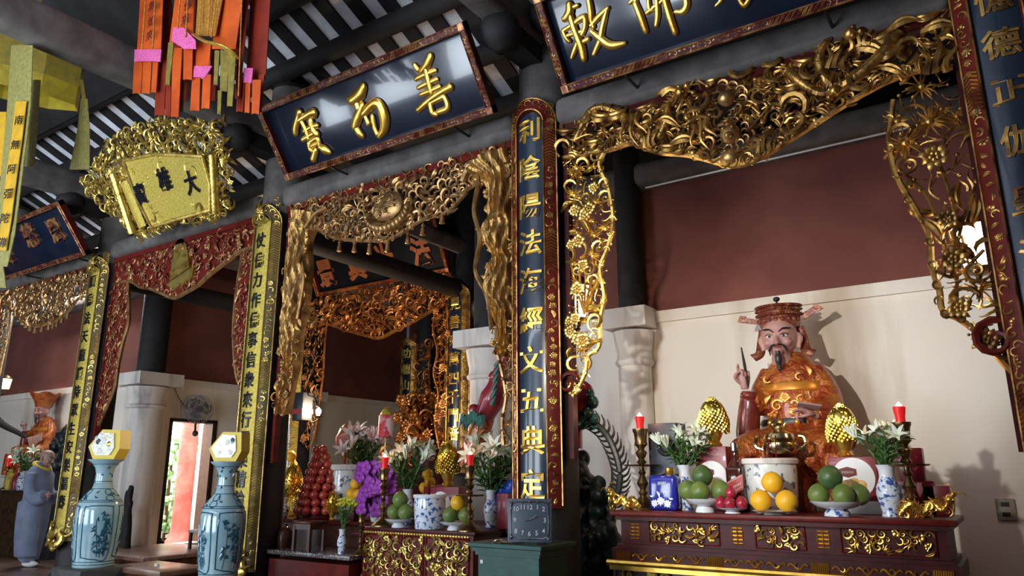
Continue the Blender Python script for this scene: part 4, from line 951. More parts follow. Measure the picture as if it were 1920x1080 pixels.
# -- things on it
def c2(label, px, Y, z, ytop, ybot, **k):
    p = ob(px, Y, z); h = hpx(p, ybot-ytop); candlestick(label, p, h, **k); return p, h
p, h = c2('brass candlestick with round tray at the left end of the right altar', 1207, 5.28, AZ, 809, 953)
red_candle('glowing red candle on the left candlestick of the right altar', (p[0], p[1], p[2]+h*.985), hpx(p, 30))
p, h = c2('dark brass candlestick at the right end of the right altar', 1712, 5.22, AZ, 792, 962)
red_candle('glowing red candle on the right candlestick of the right altar', (p[0], p[1], p[2]+h*.985), hpx(p, 38))
p = ob(1248, 5.22, AZ)
t = thing('liquor_flask', 'blue liquor flask with white flowers and a gold cap', 'bottle', p)
h = hpx(p, 62); w = wpx(p, 56); q = rbox((0, 0, h*.5), (w, .10, h), .03, 3); q.build('body', mat('cobalt_blue_glaze', (.02, .025, .30), .15, coat=.6), t)
q = MB()
for x, z, s, k in ((-.28, .2, .26, 'flower'), (-.05, .27, .3, 'flower'), (.18, .2, .28, 'flower'), (-.15, .45, .2, 'leaf'), (.1, .48, .18, 'curl'), (.3, .36, .16, 'leaf'), (-.38, .42, .14, 'leaf')): stamp(q, k, x*w, z*h, s*h*.5, x*9, False, 0, .25)
q.V = [np.stack([v[:, 0], -.050-v[:, 2], v[:, 1]], 1) for v in q.V]
q.build('white_flower_print', PORC, t); q = MB()
for k in range(5): q.tube([(-.12*w+k*.06*w, -.052, .72*h), (-.10*w+k*.06*w, -.052, .82*h)], .0035, 4); q.tube([(-.13*w+k*.06*w, -.052, .77*h), (-.09*w+k*.06*w, -.052, .78*h)], .003, 4)
q.build('lettering', PORC, t); q = MB(); q.lathe([(.028, h*.98), (.03, h*1.02), (.034, h*1.04), (.034, h*1.2), (.02, h*1.22)], 18, (w*.22, 0, 0)); q.build('cap', GOLDB, t)
p = ob(1258, 5.5, AZ); t = thing('loudspeaker', 'dark grey loudspeaker box behind the blue flask', 'speaker', p); h = hpx(p, 152); w = wpx(p, 58)
rbox((0, 0, h*.5), (w, .2, h), .01).build('cabinet', CHARB, t); q = MB()
for z in (.72, .3): q.tube([(w*.12+w*.27*math.cos(a), -.1, h*z+w*.27*math.sin(a)) for a in np.linspace(0, 2*PI, 25)], .012, 6); q.ball((w*.12, -.1, h*z), w*.22, 12, 7, sy=.25)
q.build('cone', BLACKP, t)
p = ob(1287, 5.33, AZ); h = hpx(p, 80); vase('blue and white vase with lilies left of the pomelo plate on the right altar', p, h, wpx(p, 17))
bouquet('white lily in the vase left of the green pomelos on the right altar', 'lilies in the left vase of the right altar', (p[0], p[1], p[2]+h), 11, hpx(p, 105), .75, seed=3)
p = ob(1346, 5.5, AZ); b = hpx(p, 98)
carton('maroon gift carton with white round label under the left gold tree', (p[0], p[1], AZ), (wpx(p, 60), .16, hpx(p, 112)), BOXR, round_label=wpx(p, 29)); tinsel_tree('bright gold tinsel tree on the left maroon carton', (p[0]+.01, p[1], AZ+hpx(p, 113)), hpx(p, 92), wpx(p, 29), 3)
p = ob(1322, 5.12, AZ); dish('white footed plate holding four green pomelos beside the red fruit', p, wpx(p, 35), hpx(p, 24)); zb = AZ+hpx(p, 18); r = wpx(p, 19.5)
FM = [('front', 0, -.075, 0), ('left', -.118, .01, .005), ('right', .118, .01, .003)]
for nm, dx, dy, dz in FM: fruit({'front': 'green pomelo in front on the left fruit plate of the right altar', 'left': 'green pomelo at the left on the plate beside the blue flask', 'right': 'green pomelo at the right on the plate, behind the red rose apples'}[nm], (p[0]+dx, p[1]+dy, zb+dz), r*.97, POMELO, seed=len(nm))
fruit('dark green pomelo on top of the left fruit pile of the right altar', (p[0], p[1]-.01, zb+r*1.42), r*1.02, POMELOD)
p = ob(1374, 5.08, AZ); dish('small white saucer with red rose apples', p, wpx(p, 29), hpx(p, 10), name='saucer'); RA = mat('rose_apple_skin', (.42, .02, .04), .25, 0, (.30, .02, .05), 10, coat=.3)
for i, (dx, dy, dz) in enumerate(((-.07, -.02, 0), (0, -.05, 0), (.07, -.02, 0), (-.035, .04, 0), (.04, .04, 0), (0, -.01, .065))): fruit('red rose apple heaped on the small saucer beside the whisky bottle', (p[0]+dx, p[1]+dy, AZ+hpx(p, 8)+dz), .038, RA, 'rose_apple', 'fruit', 'rose apples on the saucer', i, 1.1, .3)
p = ob(1386, 5.3, AZ); t = thing('whisky_bottle', 'square whisky bottle with slanted red label', 'bottle', p); h = hpx(p, 122); w = wpx(p, 33)
q = rbox((0, 0, h*.33), (w, w, h*.66), .02, 3); q.lathe([(w*.46, h*.64), (w*.3, h*.72), (w*.2, h*.78), (w*.19, h*.9)], 18); q.build('glass', mat('amber_bottle_glass', (.055, .012, .008), .06, coat=.6), t)
lathe_part('cap', [(w*.22, h*.89), (w*.22, h), (w*.1, h)], CHROME, t, 16)
q = MB(); q.add([(-w*.5-.001, -w*.5-.002, h*.20), (w*.5+.001, -w*.5-.002, h*.33), (w*.5+.001, -w*.5-.002, h*.55), (-w*.5-.001, -w*.5-.002, h*.42), (-w*.5-.001, -w*.5+.001, h*.20), (w*.5+.001, -w*.5+.001, h*.33), (w*.5+.001, -w*.5+.001, h*.55), (-w*.5-.001, -w*.5+.001, h*.42)], [(0, 1, 2, 3), (7, 6, 5, 4), (0, 4, 5, 1), (2, 6, 7, 3), (1, 5, 6, 2), (3, 7, 4, 0)]); lb = q.build('slanted_label', mat('label_red', (.42, .03, .02), .4), t, smooth=False)
q = MB()
for z in (.24, .40): q.tube([(-w*.48, -w*.5-.004, h*z), (w*.48, -w*.5-.004, h*(z+.125))], .002, 4)
for k in range(8): x = -.36+k*.1; q.tube([(x*w, -w*.5-.004, h*(.345+.125*x)), ((x+.05)*w, -w*.5-.004, h*(.385+.125*x))], .0025, 4)
q.build('label_lettering', WHITEC, lb)
p = ob(1451, 5.38, AZ); urn('grey white porcelain incense urn with ink drawings on the right altar', p, wpx(p, 50), hpx(p, 95), PORCG, 4)
p = ob(1453, 5.06, AZ); dish('low plate holding three yellow pomelos before the grey urn', p, wpx(p, 40), hpx(p, 7), name='plate', m=STONEW); r = wpx(p, 20)
for lb, dx, dz, dy in (('yellow pomelo on the left of the three before the grey urn', -.083, 0, 0), ('yellow pomelo on the right of the three before the grey urn', .083, 0, -.01), ('yellow pomelo on top of the other two before the grey urn', -.003, r*1.66, .01)): fruit(lb, (p[0]+dx, p[1]+dy, AZ+hpx(p, 5)+dz), r, ORANGE, neck=.05)
p = ob(1474, 5.50, AZ); t = thing('brass_censer', 'polished brass censer with lion lid behind the grey urn', 'censer', p); s = hpx(p, 58); zb = hpx(p, 96)
q = rbox((0, 0, zb/2), (.22, .2, zb), .01); q.build('stand', REDD, t); LB = mat('polished_brass', (.72, .62, .36), .2, 1, (.4, .3, .14), 20)
lathe_part('bowl', [(.05, zb), (.10, zb+s*.1), (.125, zb+s*.3), (.12, zb+s*.45), (.095, zb+s*.5), (.12, zb+s*.56), (.115, zb+s*.6)], LB, t); lathe_part('lid', [(.11, zb+s*.6), (.10, zb+s*.72), (.05, zb+s*.82), (.03, zb+s*.86)], LB, t)
q = MB()
for sg in (-1, 1): q.tube(smooth_path([(sg*.115, 0, zb+s*.25), (sg*.17, 0, zb+s*.35), (sg*.165, 0, zb+s*.62), (sg*.13, 0, zb+s*.66)], 5), .014, 7)
q.build('handles', LB, t); q = MB(); q.ball((0, 0, zb+s*.93), .035, 9, 7, sx=1.3); q.ball((-.03, -.02, zb+s*1.02), .026, 9, 7); q.tube([(.03, 0, zb+s*.95), (.05, 0, zb+s*1.08)], [.012, .004], 5)
for x in (-.025, .03): q.tube([(x, -.01, zb+s*.9), (x, -.01, zb+s*.83)], .01, 5)
q.build('lion_finial', BRASS, t)
p = ob(1612, 5.5, AZ); h0 = hpx(p, 22)
q = rbox((0, 0, h0/2), (wpx(p, 92), .18, h0), .004); o = q.build('carton_base', WHITEC); o.location = (p[0], p[1], AZ); o.name = 'white_carton'; tag(o, 'flat white carton lying under the right maroon gift carton', 'box')
carton('maroon gift carton with white round label under the right gold tree', (p[0], p[1], AZ+h0), (wpx(p, 84), .15, hpx(p, 78)), BOXR, round_label=wpx(p, 37)); tinsel_tree('bright gold tinsel tree on the right maroon carton', (p[0]-.05, p[1], AZ+h0+hpx(p, 79)), hpx(p, 100), wpx(p, 30), 5)
p = ob(1571, 5.1, AZ); dish('blue and white footed bowl holding four green pomelos', p, wpx(p, 48), hpx(p, 26), band=PORC, m=PORCB, name='footed_bowl'); zb = AZ+hpx(p, 18); r = wpx(p, 20)
for lb, dx, dy, dz in (('green pomelo at the left in the blue and white footed bowl', -.10, 0, 0), ('green pomelo in front in the blue and white footed bowl', .055, -.06, 0), ('green pomelo at the back right in the blue and white footed bowl', .125, .05, 0)): fruit(lb, (p[0]+dx, p[1]+dy, zb+dz), r, POMELO, seed=2)
fruit('dark green pomelo on top of the pile in the blue and white bowl', (p[0]-.022, p[1], zb+r*1.45), r*1.13, POMELOD, neck=.06)
p = ob(1672, 5.18, AZ); h = hpx(p, 92); vase('blue and white vase with lilies beside the right candlestick', p, h, wpx(p, 22))
bouquet('lily in the vase beside the right candlestick of the right altar', 'lilies in the right vase of the right altar', (p[0], p[1], p[2]+h), 12, hpx(p, 115), .72, seed=8)
for i, (px, n, hh, zz) in enumerate(((1725, 62, 60, 0), (1762, 44, 52, 0), (1722, 42, 58, 60))):
    p = ob(px, 5.54, AZ); carton(['dark red carton standing behind the right candlestick', 'dark red carton at the right end behind the candlestick', 'dark red carton stacked on top behind the right candlestick'][i], (p[0], p[1], AZ+hpx(p, zz)), (wpx(p, n), .12, hpx(p, hh)), BOXR)
q = rbox((0, 0, 0), (.12, .025, .15), .006); o = q.build('wall_socket', mat('grey_socket_plastic', (.30, .27, .22), .5)); o.location = P(1886, 955, 6.585); tag(o, 'grey double wall socket low on the rear wall', 'socket')
q = MB()
for z in (-.035, .035): q.box((0, -.014, z), (.05, .006, .03))
q.build('outlet', BLACKP, o)
# ================================================================== seated statue
SKIN = mat('painted_flesh', (.46, .24, .21), .45, 0, (.40, .20, .18), 4)
ROBE = mat('vermilion_gilt_robe', (.34, .05, .010), .26, .35, (.50, .16, .025), 9, bump=.9, coat=.5, lo=.4, hi=.62, bscale=30, bdist=.03)
ROBED = mat('dark_red_robe', (.14, .018, .014), .3, 0, (.20, .03, .02), 8, coat=.4, bump=.3)
HAIRB = mat('black_beard_paint', (.012, .010, .010), .4)
EYEW = mat('painted_eye_white', (.72, .66, .60), .4)
LIPS = mat('painted_lips', (.30, .06, .05), .4)
def ell(q, z, cx, cy, rx, ry, n=28): return [(cx+rx*math.cos(t), cy+ry*math.sin(t), z) for t in np.arange(n)*2*PI/n]
def loft(q, rings):
    n = len(rings[0]); v = [p for r in rings for p in r]; f = []
    for i in range(len(rings)-1):
        for j in range(n): j2 = (j+1) % n; f.append((i*n+j, i*n+j2, (i+1)*n+j2, (i+1)*n+j))
    f += [tuple(range(n))[::-1], tuple((len(rings)-1)*n+j for j in range(n))]; q.add(v, f)
def hand_mb(L, curl=.6, flip=1):
    """hand of length L: palm in x-z, fingers up z, palm facing -y, five separate fingers"""
    q = MB(); w = L*.42
    loft(q, [ell(q, z*L, 0, 0, rx*L, ry*L, 12) for z, rx, ry in ((-.12, .13, .10), (0, .15, .11), (.15, .20, .11), (.35, .22, .10), (.47, .20, .08))])
    for k, (x, l, cu) in enumerate(((-.155, .40, .35), (-.055, .46, 1.0), (.05, .44, 1.25), (.15, .36, 1.4))):
        p = [np.array([x*L*flip, 0, .42*L])]; a = 0
        for s in (.42, .32, .26): a += cu*curl*1.1; p.append(p[-1]+l*L*s*np.array([0, -math.sin(a), math.cos(a)]))
        q.tube(smooth_path(p, 4), np.linspace(.062, .042, 13)*L, 8)
    q.tube(smooth_path([(-.15*L*flip, -.02*L, .12*L), (-.28*L*flip, -.10*L, .28*L), (-.24*L*flip, -.2*L, .42*L), (-.14*L*flip, -.25*L, .5*L)], 4), np.linspace(.075, .045, 13)*L, 8); return q
def make_head(t, u, z0, m=SKIN, beard=True, stern=True, yaw=0., ears=1.5):
    """head whose chin is at z0; u = face height; faces -y"""
    h = MB(); rings = []
    for z, rx, ry, cy in ((-.30, .30, .30, .06), (-.08, .30, .30, .06), (.02, .24, .30, -.02), (.10, .33, .40, -.02), (.25, .43, .46, .0), (.45, .48, .50, .02), (.65, .49, .53, .04), (.85, .46, .52, .06), (1.05, .36, .42, .08), (1.16, .18, .22, .08)): rings.append(ell(h, z0+z*u, 0, cy*u, rx*u, ry*u, 26))
    loft(h, rings); b = h
    b.tube(smooth_path([(0, -.46*u, z0+.58*u), (0, -.53*u, z0+.46*u), (0, -.60*u, z0+.36*u), (0, -.52*u, z0+.31*u)], 4), np.array([.05]*4+[.06]*4+[.085]*3+[.08]*2)*u, 8)
    for s in (-1, 1): b.ball((s*.07*u, -.50*u, z0+.33*u), .055*u, 8, 6); b.ball((s*.26*u, -.34*u, z0+.35*u), .14*u, 10, 8); b.tube(smooth_path([(s*.07*u, -.49*u, z0+.60*u), (s*.22*u, -.46*u, z0+.66*u), (s*.36*u, -.36*u, z0+.64*u)], 4), .05*u, 7)
    b.ball((0, -.40*u, z0+.08*u), .13*u, 10, 8)
    for s in (-1, 1):
        b.tube(smooth_path([(s*.48*u, .06*u, z0+.62*u), (s*.56*u, .08*u, z0+.56*u), (s*.55*u, .06*u, z0+.38*u), (s*.50*u, .03*u, z0+(.30-.12*(ears-1))*u)], 4), np.array([.06]*5+[.085]*4+[.06]*4)*u, 8)
    hd = remesh(b, 'head', m, .035*u, t, 3)
    def feat(name, fn, mm): q = MB(); fn(q); return q.build(name, mm, hd)
    def eyes(q):
        for s in (-1, 1): q.ball((s*.20*u, -.425*u, z0+.53*u), .085*u, 12, 8, sx=1.15, sy=.6, sz=.55)
    def pup(q):
        for s in (-1, 1): q.ball((s*.20*u, -.475*u, z0+.525*u), .04*u, 8, 6, sy=.5)
    def lids(q):
        for s in (-1, 1): q.tube(smooth_path([(s*.09*u, -.46*u, z0+.53*u), (s*.20*u, -.48*u, z0+.585*u), (s*.33*u, -.40*u, z0+.56*u)], 4), .012*u, 5)
    def brow(q):
        for s in (-1, 1): q.tube(smooth_path([(s*.07*u, -.52*u, z0+.63*u), (s*.2*u, -.515*u, z0+.73*u), (s*.40*u, -.39*u, z0+(.74 if stern else .68)*u)], 4), np.array([.016]*4+[.026]*3+[.018]*2)*u, 6)
    feat('eyes', eyes, EYEW); feat('pupils', pup, HAIRB); feat('eyelids', lids, HAIRB); feat('eyebrows', brow, HAIRB)
    feat('mouth', lambda q: q.ball((0, -.475*u, z0+.205*u), .11*u, 12, 7, sx=1, sy=.45, sz=.3), LIPS)
    if beard:
        def mo(q):
            for s in (-1, 1): q.tube(smooth_path([(s*.02*u, -.53*u, z0+.27*u), (s*.15*u, -.50*u, z0+.25*u), (s*.24*u, -.44*u, z0+.12*u), (s*.23*u, -.42*u, z0-.03*u)], 4), np.array([.025]*5+[.035]*4+[.018]*4)*u, 6)
            q.tube(smooth_path([(0, -.50*u, z0+.09*u), (0, -.50*u, z0-.12*u), (0, -.49*u, z0-.35*u), (.01*u, -.45*u, z0-.55*u)], 4), np.array([.07]*3+[.10]*4+[.07]*4+[.01]*2)*u, 9)
        feat('beard', mo, HAIRB)
    return hd
SY = 6.08; base = ob(1500, SY, 1.0); s = mpp((base[0], SY, 1.6))*1.0
def S(px, py): return ((px-1500)*s, (902-py)*s/CU[2])
st = thing('seated_statue', 'seated lacquered statue of a bearded mandarin in red and gold robe with winged hat', 'statue', (base[0], SY, P(1500, 902, SY)[2]))
q = MB()
# torso
def xz(px, py): return S(px, py)
rings = []
for py, xl, xr, ry, cy in ((905, 1408, 1610, .30, -.05), (870, 1406, 1612, .33, -.10), (838, 1420, 1600, .30, -.08), (812, 1440, 1572, .22, .02), (795, 1452, 1560, .19, .05), (765, 1448, 1565, .20, .05), (735, 1452, 1560, .19, .06), (708, 1455, 1558, .17, .07), (690, 1464, 1548, .14, .08), (678, 1475, 1535, .10, .08), (668, 1482, 1526, .08, .08)):
    a, z = S(xl, py); b, _ = S(xr, py); rings.append(ell(q, z, (a+b)/2, cy, (b-a)/2, ry))
loft(q, rings)
def tb(pts, r, n=12):
    p = [(*[S(x, y)[0]], d, S(x, y)[1]) for x, y, d in pts]; p = smooth_path(p, 5); rr = np.interp(np.linspace(0, 1, len(p)), np.linspace(0, 1, len(r)), r); q.tube(p, rr, n)
tb([(1545, 703, .06), (1562, 738, .04), (1570, 768, -.02), (1556, 790, -.17), (1546, 793, -.22)], [.085, .10, .105, .085, .065])
tb([(1572, 768, .0), (1580, 800, -.05), (1588, 845, -.12)], [.095, .10, .11])
tb([(1468, 702, .06), (1454, 732, .04), (1444, 764, -.05), (1436, 750, -.14)], [.085, .10, .10, .07])
tb([(1495, 850, .0), (1450, 850, -.22), (1425, 858, -.36)], [.17, .17, .13]); tb([(1510, 850, .0), (1560, 850, -.22), (1588, 858, -.34)], [.17, .17, .13])
tb([(1425, 858, -.36), (1422, 900, -.36), (1420, 960, -.34)], [.12, .12, .14]); tb([(1588, 858, -.34), (1592, 900, -.36), (1594, 960, -.34)], [.12, .12, .14])
tb([(1505, 870, -.2), (1505, 920, -.3), (1505, 960, -.3)], [.16, .17, .17])
rb_ = remesh(q, 'robe', ROBE, .014, st, 5)
q = MB()
tb([(1436, 740, -.14), (1432, 770, -.12), (1424, 815, -.10), (1416, 870, -.08)], [.06, .085, .095, .07])
tb([(1435, 742, -.15), (1434, 752, -.15)], [.06, .07]); remesh(q, 'hanging_sleeve', ROBED, .012, st, 4)
q = MB()                                                    # relief on the robe: chest panel, belt, collar
def onrobe(px, py, d): a, z = S(px, py); return (a, z, d)
for px, py, k, ss in ((1485, 770, 'scroll', .06), (1515, 768, 'scroll', .06), (1500, 755, 'flower', .05), (1470, 760, 'leaf', .05), (1530, 758, 'curl', .05), (1478, 785, 'cloud', .05), (1505, 784, 'leaf', .05), (1528, 782, 'cloud', .045), (1470, 720, 'curl', .04), (1530, 718, 'curl', .04), (1545, 712, 'leaf', .05)):
    a, z = S(px, py); stamp(q, k, a, z, ss, px*.3, px % 2 == 0, .135, .35)
o = q.build('embroidered_relief', mat('robe_gilt', (.62, .26, .04), .3, .6, (.40, .09, .02), 9), st); o.rotation_euler = (PI/2, 0, 0)
q = MB(); zb = S(0, 800)[1]; zc = S(0, 737)[1]
q.lathe([(.262, zb-.03), (.275, zb), (.262, zb+.03)], 30, (S(1506, 0)[0], .045, 0), 1, .78); q.build('belt', HAIRB, st)
q = MB(); q.lathe([(.258, zc-.035), (.275, zc-.02), (.27, zc+.03), (.262, zc+.04)], 30, (S(1507, 0)[0], .058, 0), 1, .72); q.build('sash', mat('sash_gilt', (.60, .24, .03), .3, .5), st)
q = MB()
for px in (1470, 1490, 1520, 1540): a = S(px, 0)[0]-S(1506, 0)[0]; y = .045-.275*.78*math.sqrt(max(0, 1-(a/.275)**2)); q.ball((S(px, 0)[0], y, zb), .026, 10, 7)
q.build('belt_plaques', GOLDB, st)
# head, hat
hx = S(1494, 0)[0]; hz = S(0, 675)[1]; hu = S(0, 612)[1]-S(0, 675)[1]
hd = make_head(st, hu*1.0, 0, ears=2.2); hd.location = (hx, -.02, hz); hd.rotation_euler = (.05, 0, .06)
ht = empty('hat'); ht.parent = st; ht.location = (hx, .0, S(0, 618)[1]); ht.rotation_euler = (.05, 0, .06); ht.scale = (1, 1, .74); HATM = mat('hat_red_lacquer', (.16, .03, .02), .35, .2, (.40, .18, .05), 22, bump=.5, lo=.5, hi=.7)
def hp(fn, name, m): q = MB(); fn(q); o = q.build(name, m, ht); return o
hr = .155
hp(lambda q: q.lathe([(hr*.92, -.03), (hr, 0), (hr*1.04, .05), (hr*1.0, .09), (hr*1.06, .10), (hr*1.06, .17), (hr*1.0, .20), (hr*.5, .22), (.001, .225)], 28, (0, .03, 0)), 'crown', HATM)
def hc(q):
    for k in range(22):
        a = PI+.1+k*(PI-.2)/21
        for j, z in enumerate((.115, .165, .205)): q.ball((hr*1.1*math.cos(a+j*.07), .03+hr*1.1*math.sin(a+j*.07), z), .017, 7, 5)
    for k in range(9): a = PI+.35+k*(PI-.7)/8; q.ball((hr*1.02*math.cos(a), .03+hr*1.02*math.sin(a), .05), .022, 7, 5, sz=1.2)
hp(hc, 'hat_beads', HATM); hp(lambda q: (q.tube([(0, .0, .2), (0, -.01, .27)], .008, 6), q.ball((0, -.01, .29), .028, 10, 7)), 'pompom', HAIRB)
for sg, dz in ((-1, .06), (1, .13)): hp(lambda q: (q.box((sg*.24, .05, .06+dz*.5), (.19, .02, .06), R=Matrix.Rotation(-sg*math.atan2(dz, .19)*1.0, 3, 'Y')), q.box((sg*.30, .05, .075+dz*.72), (.045, .03, .075), R=Matrix.Rotation(-sg*math.atan2(dz, .19), 3, 'Y'))), 'hat_wing', HATM)
[hp(lambda q: q.tube(smooth_path([(sg*.145, .06, -.02), (sg*.165, .06, -.16), (sg*.18, .03, -.29), (sg*.235, .02, -.33)], 5), np.linspace(.03, .045, 16), 8, flat=.35, nrm=(0, 1, 0)), 'hat_lappet', HATM) for sg in (-1, 1)]
# hands, brush, tablet
hl = .235; a, z = S(1430, 738)
hm = hand_mb(hl, .9, 1); o = remesh(hm, 'raised_hand', SKIN, .006, st, 2); o.location = (a, -.17, z+.03); o.rotation_euler = (.1, -.05, .35)
q = MB(); a1, z1 = S(1433, 661); a2, z2 = S(1440, 735); q.tube([(a2, -.225, z2), ((a1+a2)/2, -.225, (z1+z2)/2+.02), (a1, -.225, z1)], [.009, .012, .005], 8); q.build('writing_brush', HAIRB, st)
a, z = S(1556, 792); hm = hand_mb(hl, .75, -1); o = remesh(hm, 'lowered_hand', SKIN, .006, st, 2); o.location = (a, -.27, z); o.rotation_euler = (1.2, 0, -.9)
a, z = S(1556, 784); q = MB(); q.box((0, 0, 0), (.16, .10, .012)); o = q.build('tablet', mat('tablet_pinkish_wood', (.34, .22, .20), .6), st, False); o.location = (a-.02, -.34, z+.03); o.rotation_euler = (-.25, .16, .4)
# plinth that carries the statue
pz = P(1500, 960, SY)[2]; q = rbox((0, 0, pz/2), (1.25, .80, pz), .02); q.box((0, 0, pz-.03), (1.3, .86, .05)); o = q.build('statue_plinth', REDD); o.location = (base[0], 6.0+.05, 0); tag(o, 'dark red plinth carrying the bearded statue behind the altar', 'plinth')

# ================================================================== rockery with painted dragon at the left of the right altar
ROCK = mat('dark_green_rockery_paint', (.006, .010, .010), .4, 0, (.014, .028, .026), 6, bump=.8)
GREENP = mat('painted_green', (.02, .13, .09), .35, 0, (.012, .07, .06), 9, coat=.3); REDP = mat('painted_crimson', (.22, .012, .03), .3, 0, (.30, .03, .03), 7, coat=.4)
SCALE = mat('painted_orange_scales', (.55, .16, .03), .3, .4, (.25, .03, .02), 40, coat=.3)
Y = 5.42; RP = wallplane(0, Y)
t = thing('dragon_rockery', 'dark carved rockery with leafy arch and painted dragon tail beside the tall black board', 'sculpture', (P(1105, 1000, Y)[0], Y, 0)); o0 = np.array([P(1105, 1000, Y)[0], 0])
def RQ(pts, d=0.): return [(RP.uv(x, y)[0]-o0[0], d, RP.uv(x, y)[1]) for x, y in pts]
q = MB(); rng = random.Random(5)
for (x, y, r) in ((1090, 1060, 45), (1100, 1010, 40), (1085, 960, 32), (1110, 970, 34), (1090, 920, 28), (1125, 1040, 40), (1080, 890, 24), (1118, 1005, 34), (1078, 860, 16)):
    c = RQ([(x, y)])[0]; R = r*mpp((c[0]+o0[0], Y, 1)); q.ball((c[0], .08+rng.uniform(-.05, .05), c[2]), R, 12, 9, sz=1.15)
for k in range(60):
    c = RQ([(rng.uniform(1072, 1135), rng.uniform(900, 1070))])[0]; q.ball((c[0], -.06+rng.uniform(-.06, .06), c[2]), rng.uniform(.03, .07), 8, 6)
remesh(q, 'rock', ROCK, .018, t, 2)
q = MB(); arch = RQ([(1068, 800), (1085, 785), (1110, 792), (1135, 815), (1152, 850), (1160, 885), (1158, 915), (1150, 940), (1140, 975)], .02); ap = smooth_path(arch, 6); q.tube(ap, .028, 8)
for i in range(2, len(ap)-2, 2):
    for sg in (-1, 1):
        d = ap[i+1]-ap[i-1]; d /= np.linalg.norm(d); n = np.array([-d[2], 0, d[0]])*sg; q.tube(smooth_path([ap[i], ap[i]+n*.06-d*.03, ap[i]+n*.085-d*.09], 3), np.linspace(.026, .006, 7), 6, flat=.5)
q.build('leaf_arch', mat('dark_bronze_green_paint', (.035, .04, .04), .4, 0, (.06, .06, .055), 12), t)
q = MB(); q.tube(smooth_path(RQ([(1070, 690), (1082, 720), (1100, 735), (1092, 765), (1075, 800), (1072, 840)], -.02), 6), np.linspace(.05, .10, 31), 12); q.build('dragon_tail', REDP, t)
q = MB()
for x, y, r in ((1112, 740, 10), (1118, 755, 12), (1110, 775, 12), (1098, 795, 11), (1120, 785, 9), (1078, 745, 9)): c = RQ([(x, y)])[0]; q.ball((c[0], -.05, c[2]), r*.0045, 9, 7, sx=.8)
for k in range(6): p_ = RQ([(1075+k*8, 760+k*9), (1085+k*8, 752+k*10), (1098+k*6, 756+k*9)], -.08); q.tube(smooth_path(p_, 4), np.linspace(.02, .006, 9), 6)
q.build('green_scrolls', GREENP, t); q = MB(); c = RQ([(1080, 772)])[0]
for k in range(5): q.tube(smooth_path([(c[0]-.06, -.12, c[2]-.05+k*.03), (c[0], -.16, c[2]-.03+k*.03), (c[0]+.06, -.12, c[2]-.05+k*.03)], 4), .016, 7)
q.build('belly_scales', SCALE, t)
# red painted dragon coiled round the rear column of the middle bay
Y = 5.75; RP = wallplane(0, Y); o0 = np.array([P(912, 800, Y)[0], 0])
t = thing('painted_dragon', 'crimson and green painted dragon coiled before the white rear column', 'sculpture', (o0[0], Y, 0))
q = MB(); q.tube(smooth_path(RQ([(872, 870), (888, 835), (903, 800), (912, 772)], 0), 6), np.linspace(.115, .095, 19), 16); q.build('scaly_tail', SCALE, t)
q = MB(); q.tube(smooth_path(RQ([(908, 785), (920, 760), (932, 735), (938, 712), (945, 685), (955, 655)], -.02), 6), np.interp(np.linspace(0, 1, 31), [0, .3, .6, 1], [.09, .125, .085, .05]), 16); q.ball(RQ([(897, 770)], -.07)[0], .06, 14, 10); q.ball(RQ([(934, 708)], -.06)[0], .06, 12, 9); q.build('body', REDP, t)
q = MB()
for k in range(10): a = RQ([(892+k*4, 780+6*math.sin(k))], -.2)[0]; q.tube([a, np.array(a)+(rng.uniform(-.03, .03), -.03, -.12)], [.035, .004], 6)
for k in range(6): a = RQ([(948-k*1.5, 690+k*14)], -.15)[0]; q.tube([a, np.array(a)+(.07, -.04, .07)], [.03, .004], 6)
q.build('green_fins', GREENP, t)
# ================================================================== middle altar and what lies around it
BZ = .838
x0, x1 = P(681, 985, 5.0)[0], P(886, 1000, 5.0)[0]; w = x1-x0
t = thing('altar_block', 'red and gold altar block with three gilt relief panels in front of the middle altar', 'altar', ((x0+x1)/2, 5.2, 0)); hw = w/2
q = rbox((0, 0, BZ-.015), (w+.06, .42, .03), .008); q.box((0, 0, BZ-.04), (w+.02, .40, .02)); q.build('top', REDD, t)
q = MB(); q.box((0, 0, .60), (w, .38, .40)); q.build('body', REDL, t, smooth=False)
for i, (a, b) in enumerate(((-hw+.04, -hw*.05-.12), (-hw*.05-.09, hw*.30-.09), (hw*.30-.06, hw-.04))): relief(a, b, .43, .775, -.192, 140+i, d=.05, m=GOLDYC, parent=t, frame=.014)
q = MB()
for k in range(int(w/.03)): q.ball((-hw+.015+k*.03, -.20, .795), .013, 6, 5)
q.build('beaded_edge', GOLDYC, t); q = MB(); q.box((0, -.0, .20), (w+.10, .42, .40)); q.build('base', REDD, t, smooth=False)
q = MB(); carve(q, [(-hw-.04, .30), (hw+.04, .30), (hw+.04, .41), (-hw-.04, .41)], .05, ['leaf', 'curl', 'cloud'], 144, .9, 0, .8, edge=0); o = q.build('lotus_moulding', GOLDY, t); o.location = (0, -.215, 0); o.rotation_euler = (PI/2, 0, 0)
# long offering table behind the block
xa, xb = P(512, 985, 5.42)[0], P(962, 985, 5.42)[0]
t = thing('offering_table', 'dark lacquered offering table carrying the middle altar offerings', 'table', ((xa+xb)/2, 5.83, 0)); L = xb-xa
rbox((0, 0, BZ-.02), (L, .80, .04), .008).build('top', REDD, t); q = MB(); q.box((0, .02, .40), (L-.1, .70, .78)); q.build('body', BROWN, t, smooth=False)
